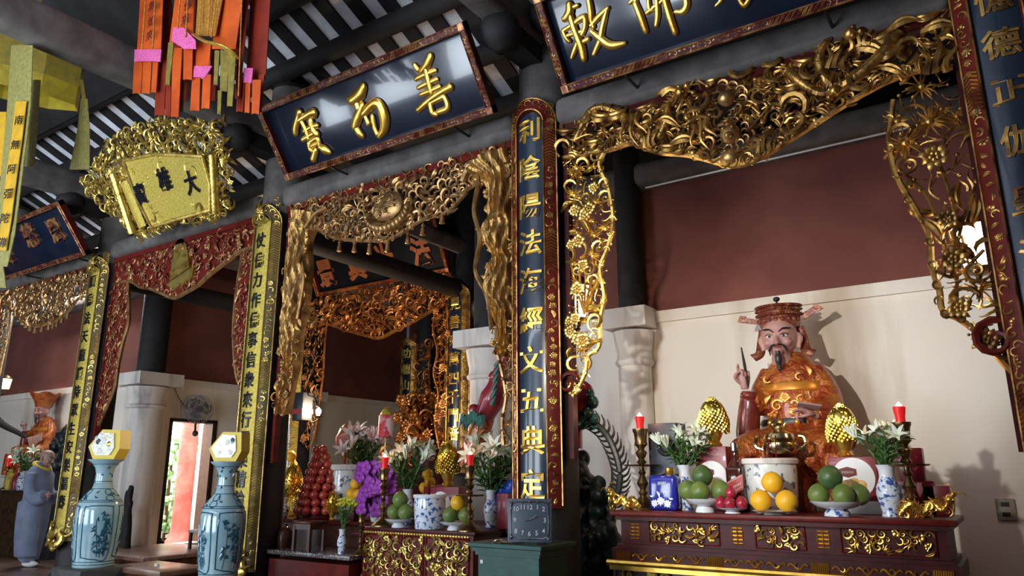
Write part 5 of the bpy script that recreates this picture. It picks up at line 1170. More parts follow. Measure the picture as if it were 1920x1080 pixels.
# lower bench with speckled top and the little stool on it
xa, xb = max(-6.12, P(508, 1040, 4.98)[0]), P(672, 1040, 4.98)[0]; HZ = P(590, 1034, 4.98)[2]
t = thing('low_bench', 'low red bench with grey speckled top below the offering table', 'bench', ((xa+xb)/2, 5.12, 0))
rbox((0, 0, HZ-.02), (xb-xa, .50, .04), .006).build('top', mat('speckled_stone', (.10, .08, .08), .25, 0, (.55, .52, .50), 60, lo=.55, hi=.62), t); q = MB(); q.box((0, .0, HZ/2-.04), (xb-xa-.04, .46, HZ-.08)); q.build('body', REDL, t, smooth=False)
p = ob(578, 5.0, HZ); h = hpx(p, 52); w_ = wpx(p, 52); t = thing('stool', 'small dark red stool standing on the low bench', 'stool', p)
rbox((0, 0, h-.012), (w_, .22, .026), .006).build('seat', BROWN, t); q = MB(); q.box((0, 0, h-.05), (w_-.03, .19, .05)); q.build('apron', BROWN, t, smooth=False)
for sx_ in (-1, 1):
    for sy_ in (-1, 1): q = MB(); q.box((sx_*(w_/2-.025), sy_*.085, h/2-.02), (.028, .028, h-.04)); q.build('leg', BROWN, t, smooth=False)
p = ob(533, 5.05, HZ); q = MB(); q.lathe([(.06, 0), (.075, .05), (.07, .15), (.04, .19), (.02, .2)], 20); q.tube([(.0, 0, .2), (0, 0, .23)], .015, 8); o = q.build('wooden_fish_drum', BROWN); o.location = p; tag(o, 'round brown wooden drum on the low bench behind the column', 'drum')
# brass candlesticks, urns
p, h = c2('brass candlestick at the left corner of the gilt altar block', 717, 5.12, BZ, 882, 984); red_candle('red candle glowing on the left candlestick of the altar block', (p[0], p[1], p[2]+h*.985), hpx(p, 26), glow=1.2)
p, h = c2('brass candlestick at the right corner of the gilt altar block', 880, 5.06, BZ, 882, 998); red_candle('red candle glowing on the right candlestick of the altar block', (p[0], p[1], p[2]+h*.985), hpx(p, 26), glow=1.2)
p = ob(675, 4.98, HZ); candlestick('short brass candle holder on the low bench beside the altar block', p, hpx(p, 72), tray=.5)
p = ob(805, 5.12, BZ); urn('blue and white incense urn in the middle of the gilt altar block', p, wpx(p, 31), hpx(p, 60), PORCB, 6)
p = ob(641, 5.70, BZ); t_ = urn('large cream incense urn with ink drawing behind the red fruit', p, wpx(p, 32), hpx(p, 96), PORCG, 7)
# fruit plates
for (px, wn, lab, spec) in ((748, 28, 'left', ((-.075, .02, 0, POMELO, 'green pomelo on the left side of the plate beside the blue and white urn'), (.075, 0, 0, POMELO, 'green pomelo touching the blue and white urn on the left plate'), (.005, .0, 1, POMELO, 'green pomelo on top of the left plate of the altar block'))), (853, 30, 'right', ((-.035, -.02, 0, POMELO, 'green pomelo on the right plate of the altar block beside the urn'), (.115, 0, 0, POMELO, 'green pomelo half behind the right brass candlestick of the block'), (.03, .0, 1, ORANGE, 'yellow pomelo on top of the right plate of the altar block')))):
    p = ob(px, 5.09, BZ); dish('white footed plate with pomelos on the %s of the altar block' % lab, p, wpx(p, wn), hpx(p, 15)); r = wpx(p, 15)
    for dx, dy, up, m_, lb in spec: fruit(lb, (p[0]+dx, p[1]+dy, BZ+hpx(p, 12)+up*r*1.5), r, m_, seed=px)
# lilies
p = ob(763, 5.42, BZ); h = hpx(p, 62); vase('white vase with lilies behind the left plate of the altar block', p, h, wpx(p, 13)); bouquet('white lily in the vase behind the left pomelo plate of the block', 'lilies in the left vase of the middle altar', (p[0], p[1], p[2]+h), 10, hpx(p, 118), .5, seed=21)
p = ob(920, 5.5, BZ); h = hpx(p, 66); vase('blue and white vase with lilies beside the tall black board', p, h, wpx(p, 14)); bouquet('white lily in the vase right of the gold tinsel tree', 'lilies in the right vase of the middle altar', (p[0], p[1], p[2]+h), 13, hpx(p, 128), .62, seed=22)
p = ob(838, 5.62, BZ); carton('red and white carton under the gold tinsel tree of the middle altar', p, (.42, .2, hpx(p, 66)), BOXR, round_label=.12); tinsel_tree('gold tinsel tree on a gilt pot between the two lily vases', (p[0], p[1], BZ+hpx(p, 67)), hpx(p, 84), wpx(p, 23), 9)
# purple orchids in a pot
PURP = mat('purple_orchid_petal', (.26, .02, .36), .5, 0, (.36, .05, .42), 14)
p = ob(705, 5.55, BZ); t = thing('potted_orchid', 'purple orchid plant beside the left candlestick', 'plant', p); s_ = wpx(p, 1); lathe_part('pot', [(.05, 0), (.07, .1), (.06, .12)], PORC, t, 18)
rng = random.Random(4); fl = MB()
for k in range(34):
    c = np.array([rng.uniform(-32, 38)*s_, rng.uniform(-.12, .05), rng.uniform(18, 100)*s_]); a0 = rng.uniform(0, 6)
    for j in range(5): a = a0+j*2*PI/5; fl.ball(c+.04*np.array([math.cos(a), -.3, math.sin(a)]), .036, 7, 5, sy=.3)
fl.build('blossoms', PURP, t); q = MB()
for k in range(5): q.tube(smooth_path([(0, 0, .1), (rng.uniform(-.1, .1), -.02, .3), (rng.uniform(-.16, .18), -.05, .48)], 5), .006, 5)
q.build('stems', LEAFD, t)
# red apples heaped in a cone
APP = mat('shiny_red_apple', (.46, .03, .025), .15, 0, (.55, .10, .05), 6, coat=.6); p = ob(598, 5.52, BZ); r = wpx(p, 8.5); lv = [8, 7, 6, 5, 4, 3, 2, 1]; zc = BZ+r
base_apple = None
q = MB(); q.lathe([(.16, 0), (.18, .02), (.02, .56), (.01, .57)], 16); o = q.build('fruit_cone', REDL); o.location = (p[0], p[1], BZ); tag(o, 'red cone under the heap of wrapped apples', 'stand')
for i in range(9):
    rr = .19*(1-i/9.5)+.03; n = max(1, int(2*PI*rr/(2*r)));
    for k in range(n):
        a = i*.5+k*2*PI/n; loc = (p[0]+rr*math.cos(a), p[1]+rr*math.sin(a), zc+i*r*1.62)
        if math.sin(a) > .55: continue
        if base_apple is None: base_apple = fruit('shiny red apple in the cone-shaped heap before the cream urn', loc, r, APP, 'apple', 'fruit', 'apples in the heap', 1, .95, .0)
        else: copy_tree(base_apple, loc, a)
# oranges
for px, py, Y in ((574, 924, 5.62), (583, 908, 5.72), (577, 938, 5.6), (659, 926, 5.5), (667, 908, 5.55), (672, 928, 5.5), (662, 944, 5.48), (796, 915, 5.8), (806, 905, 5.8), (802, 890, 5.8), (810, 920, 5.8)):
    q = P(px, py, Y); fruit({True: 'orange in the heap left of the red apples', False: 'orange beside the purple orchid'}[px < 600] if px < 700 else 'orange in the cluster behind the blue and white urn', tuple(q-(0, 0, wpx(q, 10))), wpx(q, 10.5), ORANGE, 'orange', 'fruit', 'oranges left' if px < 600 else 'oranges middle' if px < 700 else 'oranges behind', px, 1, .0)
# pedestals that carry the raised oranges and back offerings
for px, py, Y, n, lab in ((577, 950, 5.66, 24, 'dark stand under the oranges left of the apples'), (803, 930, 5.84, 34, 'dark stand under the orange cluster'), (664, 956, 5.55, 22, 'low dark stand under the oranges beside the orchid')):
    a = P(px, py, Y); h = a[2]-BZ; q = rbox((0, 0, h/2), (wpx(a, n*1.3), .16, max(.02, h)), .01); o = q.build('offering_stand', REDD); o.location = (a[0], Y, BZ); tag(o, lab, 'stand')
# small gilt pagoda ornaments, chrysanthemums
for px, lab in ((556, 'small gilt cone ornament left of the apples'), (622, 'small gilt cone ornament between apples and chrysanthemums')):
    p = ob(px, 5.46, BZ); tinsel_tree(lab, p, hpx(p, 52), wpx(p, 12), px, TINSEL, 'gilt_cone')
YEL = mat('yellow_green_petal', (.55, .62, .05), .5, 0, (.75, .70, .10), 20)
def mums(lab, vlab, px, Y, z, top, mouth, basey, wn, seed, grp):
    p = ob(px, Y, z); h = hpx(p, basey-mouth); vase(vlab, p, h, wpx(p, wn)); rng = random.Random(seed)
    for k in range(7):
        t = thing('chrysanthemum', lab, 'flower', (p[0], p[1], p[2]+h*.9), 0, grp); e = np.array([rng.uniform(-18, 18)*wpx(p, 1), rng.uniform(-.06, .06), hpx(p, mouth-top)*rng.uniform(.82, 1)]); q = MB(); q.tube(smooth_path([(0, 0, 0), e*.5+(0, 0, .02), e], 4), .006, 5)
        for j in range(6): c = e*(.3+.1*j); a = rng.uniform(0, 6); q.tube([c, c+(.05*math.cos(a), .05*math.sin(a), .03)], [.018, .003], 5, flat=.3)
        q.build('stem', LEAF, t); q = MB()
        for j in range(16): a = j*2.4; r_ = .012+.025*j/16; q.tube([e, e+(r_*1.5*math.cos(a), r_*1.5*math.sin(a), .03-.02*j/16)], [.012, .006], 5)
        q.build('bloom', YEL, t)
mums('yellow green chrysanthemum in the small vase on the low bench', 'slim white vase with chrysanthemums on the low bench', 640, 4.97, HZ, 930, 985, 1028, 9, 2, 'chrysanthemums on the low bench')
mums('yellow green chrysanthemum in the grey vase at the left table end', 'grey white vase at the left end of the offering table', 530, 5.48, BZ, 925, 950, 985, 12, 3, 'chrysanthemums at the table end')
p = ob(594, 5.46, BZ); q = MB(); q.lathe([(.045, 0), (.045, .13), (.04, .135)], 24); o = q.build('tin_can', mat('brushed_tin', (.5, .48, .45), .35, .8)); o.location = p; tag(o, 'small grey tin can at the foot of the apple heap', 'can')
p = ob(545, 5.75, BZ); tinsel_tree('tall gold tinsel figure at the left end of the offering table', p, hpx(p, 100), wpx(p, 20), 13, TINSEL, 'gilt_figure')
a = P(553, 862, 5.8); fruit('yellow fruit on top of the tall gold tinsel figure', (a[0], 5.74, BZ+hpx(p, 100)-.02), wpx(a, 10), ORANGE, 'yellow_fruit')
# deeper offerings
IT = .95
t = thing('inner_altar', 'dim inner altar table in the sanctuary', 'table', (P(745, 900, 8.9)[0], 9.1, 0)); q = MB(); q.box((0, 0, .55), (4.0, .9, 1.1)); q.build('body', BROWN, t, smooth=False); q = rbox((0, 0, 1.12), (4.2, 1.0, .05), .01); q.build('top', REDD, t)
a = ob(780, 9.15, 1.145); t = thing('carved_throne', 'dim gilt carved throne of clouds and dragons deep in the sanctuary', 'throne', a); q = MB(); rng = random.Random(9)
for k in range(150):
    an = rng.uniform(0, 6.3); u = rng.random(); R_ = (.62*(1-u*.75))*math.sqrt(rng.random()); stamp(q, rng.choice(['cloud', 'scroll', 'curl', 'flower', 'leaf']), R_*math.cos(an), 1.25*u+.13, .14, rng.uniform(0, 6), False, rng.uniform(-.25, .25))
for i, v in enumerate(q.V): q.V[i] = np.stack([v[:, 0], -v[:, 2], v[:, 1]], 1)
q.build('carving', GOLDO, t); q = MB(); q.lathe([(.6, 0), (.5, .4), (.25, 1.0), (.1, 1.2)], 20, sy=.5); q.build('core', REDD, t)
p = ob(677, 6.1, BZ); vase('dark vase of pinkish white flowers behind the cream urn', p, hpx(p, 80), wpx(p, 12), BRASS); bouquet('pinkish white lily in the dark vase behind the cream urn', 'pinkish lilies behind the urn', (p[0], p[1], BZ+hpx(p, 80)), 12, hpx(p, 115), .6, PETALP, 31)
p = ob(640, 6.15, BZ); t = thing('lotus_lamp', 'dim pink lotus bud lamp behind the cream urn', 'lamp', p); h = hpx(p, 165); lathe_part('stand', [(.07, 0), (.03, .03), (.02, h*.6), (.05, h*.66)], BRASS, t, 16); lathe_part('bud', [(.05, h*.66), (.10, h*.76), (.11, h*.84), (.06, h*.95), (.002, h)], mat('dim_pink', (.34, .10, .08), .5), t, 16)
p = ob(717, 6.0, BZ); t = thing('ritual_parasol', 'small red and white striped parasol with yellow top', 'parasol', p); h = hpx(p, 190); q = MB(); q.tube([(0, 0, 0), (0, 0, h)], .008, 6); q.build('pole', BRASS, t)
q = MB(); q.lathe([(.085, h*.76), (.08, h*.97), (.06, h*.98)], 24); q.build('cylinder_canopy', mat('red_white_stripes', (.55, .03, .05), .6, 0, (.75, .6, .6), 9, lo=.45, hi=.55), t); q = MB(); q.lathe([(.07, h*.97), (.06, h), (.02, h*1.05), (.001, h*1.06)], 16); q.build('top', GOLDY, t)
p = ob(795, 5.95, BZ); hh = hpx(p, 106); q = rbox((0, 0, hh/2), (.2, .14, hh), .01); o = q.build('offering_stand', REDD); o.location = p; tag(o, 'tall dark stand with a saucer of yellow fruit behind the blue and white urn', 'stand'); dish('white saucer of yellow fruit between the lily vases', (p[0], p[1], BZ+hh), .10, .03, name='saucer'); fruit('yellow fruit in the saucer between the lily vases', (p[0], p[1], BZ+hh+.018), .055, ORANGE, 'yellow_fruit')
BLUEG = mat('glossy_blue_wrap', (.01, .05, .35), .2, 0, (.02, .10, .55), 8, coat=.6, bump=.8); p = ob(950, 5.62, BZ); q = MB(); rng = random.Random(2)
for k in range(16): q.ball((rng.uniform(-.1, .1), rng.uniform(-.06, .06), rng.uniform(.06, .42)), rng.uniform(.06, .09), 9, 7)
o = remesh(q, 'gift_bag', BLUEG, .015, None, 2); o.location = (p[0], p[1], BZ); tag(o, 'glossy blue wrapped gift behind the right lily vase', 'gift')
p = ob(948, 5.44, BZ); carton('dark red carton right of the lily vase beside the black board', p, (wpx(p, 26), .1, hpx(p, 62)), BOXR)
p = ob(728, 5.95, BZ); a = carton('round red seal box behind the orchid', p, (.16, .08, hpx(p, 100)), BOXR)
# ================================================================== clock on the green donation box
GREENB = mat('dark_green_painted_wood', (.012, .085, .065), .5, 0, (.008, .06, .05), 10, bump=.2)
gx0, gx1 = P(897, 1030, 4.1)[0], P(1010, 1030, 4.1)[0]; GZ = P(950, 1019, 4.1)[2]
t = thing('donation_box', 'dark green donation box with moulded top under the clock', 'box', ((gx0+gx1)/2, 4.27, 0)); w = gx1-gx0
q = rbox((0, 0, GZ-.015), (w+.10, .44, .03), .006); q.box((0, 0, GZ-.04), (w+.06, .40, .03)); q.box((0, 0, GZ-.065), (w+.03, .37, .025)); q.build('moulded_top', GREENB, t, smooth=False)
q = MB(); q.box((0, 0, GZ/2-.04), (w, .34, GZ-.08)); q.build('body', GREENB, t, smooth=False); q = MB(); q.box((.03, -.172, GZ-.26), (w*.6, .01, .12)); q.build('slot_plate', BLACKP, t, False); q = MB(); q.box((.06, -.178, GZ-.255), (w*.3, .006, .08)); q.build('yellow_note', GOLDY, t, False); q = MB(); q.box((-w/2+.03, -.172, GZ-.12), (.022, .006, .022)); q.build('white_mark', WHITEC, t, False)
cw = mpp(P(993, 980, 4.1))*84; chh = hpx(P(993, 980, 4.1), 78); p = ob(993, 4.13, GZ)
t = thing('table_clock', 'square glass table clock standing on the green donation box', 'clock', p, .42); t.rotation_euler = (-.10, 0, .42)
DIAL = mat('blue_grey_glass_dial', (.075, .105, .135), .4, 0, (.09, .12, .15), 4); rbox((0, .0, chh/2+.008), (cw, .014, chh), .005).build('dial', DIAL, t)
q = MB(); a = cw*.43; b = chh*.41; c = chh/2+.01; r = .03; q.tube([(x, -.011, z) for x, z in ((-a+r, c-b), (a-r, c-b), (a-.008, c-b+.01), (a, c-b+r), (a, c+b-r), (a-.008, c+b-.01), (a-r, c+b), (-a+r, c+b), (-a+.008, c+b-.01), (-a, c+b-r), (-a, c-b+r), (-a+.008, c-b+.01), (-a+r, c-b))], .0035, 5)
for x, z in ((0, c+b), (.05, c+b), (-.05, c+b), (0, c-b), (-a, c+b), (a, c+b), (-a, c-b), (a, c-b)): q.ball((x, -.012, z), .009, 7, 5)
q.build('silver_border', CHROME, t); q = MB()
for x in (-.08, .08): q.box((x, 0, .006), (.05, .07, .012))
q.build('feet', CHROME, t, smooth=False)
for n, (x, z) in {12: (.03, .72), 1: (.42, .72), 2: (.74, .62), 3: (.80, 0), 4: (.74, -.58), 5: (.38, -.70), 6: (0, -.74), 7: (-.36, -.70), 8: (-.72, -.60), 9: (-.78, 0), 10: (-.70, .62), 11: (-.36, .72)}.items():
    glyph(str(n), .040, WHITEC, t, (x*a, -.0085, c+z*b), 'numeral', .001, .004, rot=(PI/2, 0, 0))
for nm, e in (('minute_hand', (.062, .026)), ('hour_hand', (.045, .030)), ('second_hand', (-.03, -.008))): q = MB(); q.tube([(0, -.010, c), (e[0], -.011, c+e[1])], [.0035, .002], 5); q.build(nm, CHROME, t)
p = ob(945, 4.12, GZ); q = MB(); q.lathe([(.05, 0), (.055, .008), (.03, .02), (.001, .024)], 20); o = q.build('silver_dish', CHROME); o.location = (p[0]-.02, 4.10, GZ); tag(o, 'small silver dish left of the glass clock', 'dish')
# ================================================================== lamps
def wall_lamp(label, at, side, power, s=1., bulb_only=False):
    t = thing('wall_lamp', label, 'lamp', at); q = MB()
    q.tube(smooth_path([(side*.22*s, .06*s, -.12*s), (side*.12*s, 0, -.16*s), (0, 0, -.13*s), (0, 0, -.08*s)], 5), .012*s, 7); q.lathe([(.02*s, -.10*s), (.06*s, -.085*s), (.065*s, -.07*s)], 14); q.build('bracket', BRASS, t)
    if bulb_only: lathe_part('bulb', [(.018*s, -.07*s), (.04*s, -.02*s), (.04*s, .02*s), (.001, .06*s)], LAMPG, t, 14)
    else:
        q = MB()
        for k in range(6): a = k*PI/3; q.tube([(.065*s*math.cos(a), .065*s*math.sin(a), -.07*s), (.09*s*math.cos(a), .09*s*math.sin(a), .10*s)], .006*s, 5)
        q.lathe([(.095*s, .10*s), (.08*s, .13*s), (.02*s, .17*s)], 6); q.build('cage', BRASS, t); lathe_part('glass', [(.05*s, -.068*s), (.078*s, .095*s), (.02*s, .10*s)], LAMPG, t, 6)
    point('lamp_light', (at[0], at[1], at[2]), power, (1, .76, .50), .07*s)
a = P(1082, 574, 5.1); wall_lamp('lit glass lamp behind the gilt openwork left of the right altar', tuple(a), -1, 24, 1.5)
a = P(1832, 472, 5.12); wall_lamp('bright lit lamp behind the gilt openwork at the right edge', tuple(a), 1, 13, 1.5)
a = P(597, 771, 6.2); wall_lamp('small bare bulb on a black bracket above the offering table', tuple(a), -1, 210, .8, True)
a = P(10, 722, 5.6); wall_lamp('lit lamp at the far left edge near the far altar', tuple(a), -1, 30)
t = thing('lamp_box', 'dark bracket box with red stripe beside the bare bulb', 'box', P(567, 772, 6.15)); q = rbox((0, 0, .06), (.18, .16, .34), .01); q.build('body', BLACKP, t); q = MB(); q.box((0, 0, .0), (.19, .17, .06)); q.build('red_stripe', REDP, t, False); q = MB(); q.tube(smooth_path([(.05, 0, .2), (.2, 0, .16), (.26, 0, .05)], 5), .01, 6); q.build('arm', BLACKP, t)
# ================================================================== tall porcelain vases on stone pedestals
def vprof(h, r): return [(r*.84, 0), (r*.86, .015*h), (r*.85, .05*h), (r*.95, .2*h), (r, .38*h), (r, .52*h), (r*.92, .60*h), (r*.70, .665*h), (r*.45, .72*h), (r*.38, .78*h), (r*.36, .86*h), (r*.42, .92*h), (r*.58, .965*h), (r*.76, .992*h), (r*.78, h), (r*.68, .995*h), (r*.5, .95*h), (r*.3, .9*h)]
def big_vase(label, loc, h, r, rot, seed):
    t = thing('floor_vase', label, 'vase', loc, rot); pr = vprof(h, r); body = lathe_part('body', pr[:10], VASEM, t, 44, ang=80); lathe_part('neck', pr[9:], VASEM, t, 44, ang=80)
    zs = [p_[1] for p_ in pr[:15]]; rs = [p_[0] for p_ in pr[:15]]
    def pt(th, z): R = np.interp(z, zs, rs)+.0015; return np.array([R*math.cos(th), R*math.sin(th), z])
    q = MB(); rng = random.Random(seed)
    def line(pts, w=.0045): q.tube([pt(a, z) for a, z in pts], w, 4)
    for z in (.03, .055, .60, .615, .72, .79, .955): line([(a, z*h) for a in np.linspace(0, 2*PI, 41)], .0035)
    for k in range(4):
        a0 = k*PI/2; hw_ = .62; z0, z1 = .08*h, .56*h
        o_ = [(a0-hw_, z0+.02), (a0-hw_, z1-.05), (a0-hw_*.8, z1), (a0+hw_*.8, z1), (a0+hw_, z1-.05), (a0+hw_, z0+.02), (a0, z0), (a0-hw_, z0+.02)]; s = smooth_path(o_, 6); line([tuple(v) for v in s], .005)
        for b in range(3):                                    # painted bamboo and leaves
            aa = a0+rng.uniform(-.4, .4); pth = [(aa+.1*math.sin(u*3+b), z0+.02+u*(z1-z0-.05)) for u in np.linspace(0, rng.uniform(.6, .95), 8)]; line(pth, .0035)
            for _ in range(20):
                a1, zz = pth[rng.randrange(1, 8)]; d = rng.choice((-1, 1)); L = rng.uniform(.10, .24); q.tube([pt(a1, zz), pt(a1+d*L*.5, zz+.02+rng.uniform(-.03, .02)), pt(a1+d*L, zz+.01+rng.uniform(-.05, .03))], [.004, .016, .002], 4, flat=.35, nrm=tuple(pt(a1, zz)*(1, 1, 0)))
        for (z, s_) in ((.635, .10), (.69, .12)): line([(a0+.5+s_*2.2*math.cos(u), z*h+.028*math.sin(u)) for u in np.linspace(0, 2*PI, 15)], .004)
    for _ in range(26):
        a = rng.uniform(0, 6.3); z = rng.choice([rng.uniform(.74, .95), rng.uniform(.62, .70)])*h; q.tube([pt(a, z), pt(a+.1, z+rng.uniform(-.02, .03)), pt(a+.22, z+rng.uniform(-.02, .02))], [.002, .010, .002], 4)
    q.build('painted_decoration', VASEI, t); return t
def wrapped_gift(label, loc, s, rz, seed):
    t = thing('wrapped_gift', label, 'gift', loc, rz); rng = random.Random(seed); q = MB(); q.prism([(-.40, 0), (.34, 0), (.50, .30), (.46, .86), (-.18, .88), (-.62, .38)], -.22, .22, 'xz'); q.V[-1] *= s; q.build('card_box', mat('yellow_card', (.75, .55, .06), .5), t, False)
    q = MB(); q.prism([(-.32, .12), (.20, .12), (.34, .32), (.28, .76), (-.16, .80), (-.50, .40)], -.26, -.20, 'xz'); q.V[-1] *= s; q.build('cellophane_window', mat('cellophane_glints', (.50, .52, .50), .15, .2, (.75, .72, .50), 16, coat=1, bump=.8), t, False)
    for i in range(9):
        q = MB(); q.ball((s*rng.uniform(-.34, .24), -.235*s, s*rng.uniform(.22, .7)), s*rng.uniform(.07, .12), 9, 6, sy=.4); q.build('sweet', [PETALP, PORC, VASEM, PORC, TINSEL, CHARB, PETALP, PETAL, WHITEC][i], t)
    return t
for (px, pyt, pyb, Y, wn, lab, glab, sd) in ((174, 862, 1062, 4.2, 41, 'tall blue glazed floor vase nearest the monk, left of the bright side door', 'yellow wrapped gift box on the vase nearest the monk', 3), (408, 866, 1086, 4.2, 41, 'tall blue glazed floor vase right of the bright side door', 'yellow wrapped gift box on the vase right of the side door', 4)):
    a = P(px, pyb, Y); h = P(px+2, pyt, Y)[2]-a[2]; r = wpx(a, wn); big_vase(lab, a, h, r, sd*.35, sd)
    q = rbox((0, 0, a[2]/2), (r*2.6, r*2.4, a[2]), .02); o = q.build('stone_pedestal', mat('dark_grey_stone', (.07, .07, .07), .6, 0, (.045, .045, .045), 8)); o.location = (a[0], Y, 0); tag(o, ['grey stone pedestal under the vase nearest the monk', 'grey stone pedestal under the vase right of the side door'][sd-3], 'pedestal')
    wrapped_gift(glab, (a[0]+(.06 if sd == 3 else .03), Y, a[2]+h), hpx(a, 62), .35, sd)
# ================================================================== low tables, chair, fan by the side door
def table(label, x0, x1, y0, y1, z, m, name='low_table', top=None, cat='table'):
    t = thing(name, label, cat, ((x0+x1)/2, (y0+y1)/2, 0)); rbox((0, 0, z-.025), (x1-x0, y1-y0, .05), .008).build('top', top or m, t); q = MB(); q.box((0, 0, z-.10), (x1-x0-.06, y1-y0-.06, .10)); q.build('apron', m, t, smooth=False)
    for sx_ in (-1, 1):
        for sy_ in (-1, 1): q = MB(); q.box((sx_*((x1-x0)/2-.06), sy_*((y1-y0)/2-.06), (z-.05)/2), (.08, .08, z-.05)); q.build('leg', m, t, smooth=False)
    return t
a, b = P(245, 1056, 4.6), P(352, 1050, 4.6); table('reddish brown wooden table between the two tall vases', a[0], b[0]-.05, 4.35, 4.9, a[2], BROWN, top=mat('worn_brown_table_top', (.22, .12, .075), .3, 0, (.16, .08, .05), 7))
q = MB(); q.box((0, 0, .012), (.05, .03, .024)); o = q.build('eraser', WHITEC); o.location = (P(295, 1052, 4.6)[0], 4.6, a[2]); o.name = 'small_white_box'; tag(o, 'tiny white box lying on the brown table between the vases', 'box')
a, b = P(212, 1026, 6.3), P(378, 1022, 6.3); table('long low platform bench with patterned top before the side door', max(-10.9, a[0]+.2), b[0], 5.5, 6.9, P(290, 1030, 6.2)[2], BROWN, 'platform_bench', mat('patterned_bench_top', (.34, .20, .13), .35, 0, (.18, .09, .08), 30), 'bench')
p = ob(378, 6.6, 0); t = thing('chair', 'dark wooden chair with pale seat beside the right tall vase', 'chair', (p[0], 6.75, 0), .2); CW = BLACKP; zs_ = .52
rbox((0, 0, zs_), (.5, .48, .04), .01).build('seat', mat('pale_seat', (.45, .40, .36), .5), t); rbox((0, .24, .92), (.52, .03, .42), .01).build('backrest', mat('olive_brown_back', (.07, .06, .04), .6), t)
for sx_ in (-1, 1):
    q = MB(); q.box((sx_*.23, -.2, zs_/2), (.035, .035, zs_)); q.build('leg', CW, t, False); q = MB(); q.box((sx_*.23, .22, .55), (.035, .035, 1.1)); q.build('leg', CW, t, False)
p = PX(372, 768, -11.1); t = thing('wall_fan', 'grey wall fan mounted above the bright side door', 'fan', p, 0); R_ = mpp(p)*26; M_ = Matrix.Translation(Vector(p)) @ Matrix.Rotation(1.15, 4, 'Z'); t.matrix_world = M_
CAGE = mat('grey_fan_wire', (.30, .29, .29), .4, .4); q = MB()
for k in range(40): a = k*2*PI/40; q.tube([(.05*math.cos(a), -.09, .05*math.sin(a)), (R_*.6*math.cos(a), -.085, R_*.6*math.sin(a)), (R_*math.cos(a), -.03, R_*math.sin(a)), (R_*.6*math.cos(a), .05, R_*.6*math.sin(a))], .003, 4)
for rr, y in ((1, -.03), (.98, -.02), (.7, -.08), (.35, -.09)): q.tube([(R_*rr*math.cos(a), y, R_*rr*math.sin(a)) for a in np.linspace(0, 2*PI, 33)], .005, 5)
q.build('cage', CAGE, t)
for k in range(3):
    q = MB(); a = k*2*PI/3; q.tube([(.04*math.cos(a), -.02, .04*math.sin(a)), (R_*.5*math.cos(a+.2), -.03, R_*.5*math.sin(a+.2)), (R_*.85*math.cos(a+.1), -.02, R_*.85*math.sin(a+.1))], [.03, .11, .05], 8, flat=.12, nrm=(.2, 1, 0)); q.build('blade', mat('smoky_grey_blade', (.12, .115, .13), .3), t)
q = MB(); q.tube([(0, -.06, 0), (0, .14, 0)], .06, 12); q.build('motor', CHARB, t); q = MB(); q.tube(smooth_path([(0, .1, -.03), (0, .16, -.2), (0, .1, -.36)], 5), .02, 7); q.ball((0, .1, -.38), .05); q.build('wall_bracket', CHARB, t)
q = MB(); q.tube(smooth_path([PX(320, 710, -11.22), PX(335, 745, -11.22), PX(352, 768, -11.22)], 6), .006, 5); o = q.build('cable', BLACKI); tag(o, 'thin black cable running from the column head to the wall fan', 'cable')
p = P(232, 985, 6.1); t = thing('driftwood', 'dark brown twisted root ornament before the white column', 'ornament', (p[0], 6.1, 0)); q = MB(); rng = random.Random(3)
for k in range(7): q.tube(smooth_path([(rng.uniform(-.12, .12), rng.uniform(-.05, .05), 0), (rng.uniform(-.15, .15), 0, .45), (rng.uniform(-.2, .2), 0, rng.uniform(.7, 1.2))], 5), np.linspace(.09, .04, 11), 8)
remesh(q, 'root', WOODD, .02, t, 2)
# outside the side door: red column in the courtyard
q = MB(); q.lathe([(.24, 0), (.24, .12), (.18, .2), (.16, .4), (.155, 2.8)], 24, (0, 0, 0)); o = q.build('column_courtyard', mat('pink_red_column', (.30, .06, .05), .8, 0, (.42, .13, .11), 5)); struct(o); c = PX(347, 900, -13.0); o.location = (c[0], c[1], 0)
c = PX(318, 900, -14.4); t = thing('courtyard_shrub', 'pale green shrub outside the side door', 'shrub', (c[0], c[1], 0)); q = MB(); rng = random.Random(4)
for k in range(220): an = rng.uniform(0, 6.3); R_ = .45*rng.random()**.5; z = rng.uniform(.2, 2.0); q.ball((R_*math.cos(an), R_*math.sin(an), z), rng.uniform(.05, .09), 5, 4)
q.build('foliage', mat('sunlit_leaf', (.20, .40, .16), .6, 0, (.3, .5, .25), 10), t); q = MB(); q.tube([(0, 0, 0), (0, 0, 1.6)], .03, 7); q.build('stem', BROWN, t)
# ================================================================== monk in profile
MY = 5.605; a = PZ(75, 1062, 0); sm = mpp((a[0], a[1], .8)); MROBE = mat('grey_blue_robe', (.20, .235, .33), .85, 0, (.15, .18, .26), 6, bump=.2); t = thing('person', 'shaven-headed person in grey-blue robe with yellow collar, standing in profile facing right, arms forward', 'person', (a[0], a[1], 0), 0); YW = mat('yellow_collar_cloth', (.65, .45, .05), .7)
def MQ(px, py): return ((px-75-(1062-py)*.137)*sm, (1062-py)*sm/CU[2])
t.rotation_euler = (0, 0, math.radians(-28)*0+.50)
q = MB(); rings = []
for py, xl, xr, ry in ((1052, 38, 66, .15), (1030, 36, 72, .18), (1000, 40, 80, .20), (970, 42, 86, .21), (945, 44, 88, .21), (920, 48, 91, .21), (905, 52, 90, .21), (893, 56, 87, .19), (886, 62, 83, .13), (880, 66, 81, .09)):
    b0, z = MQ(xl, py); b1, _ = MQ(xr, py); rings.append(ell(q, z, (b0+b1)/2, 0, (b1-b0)/2, ry))
loft(q, rings)
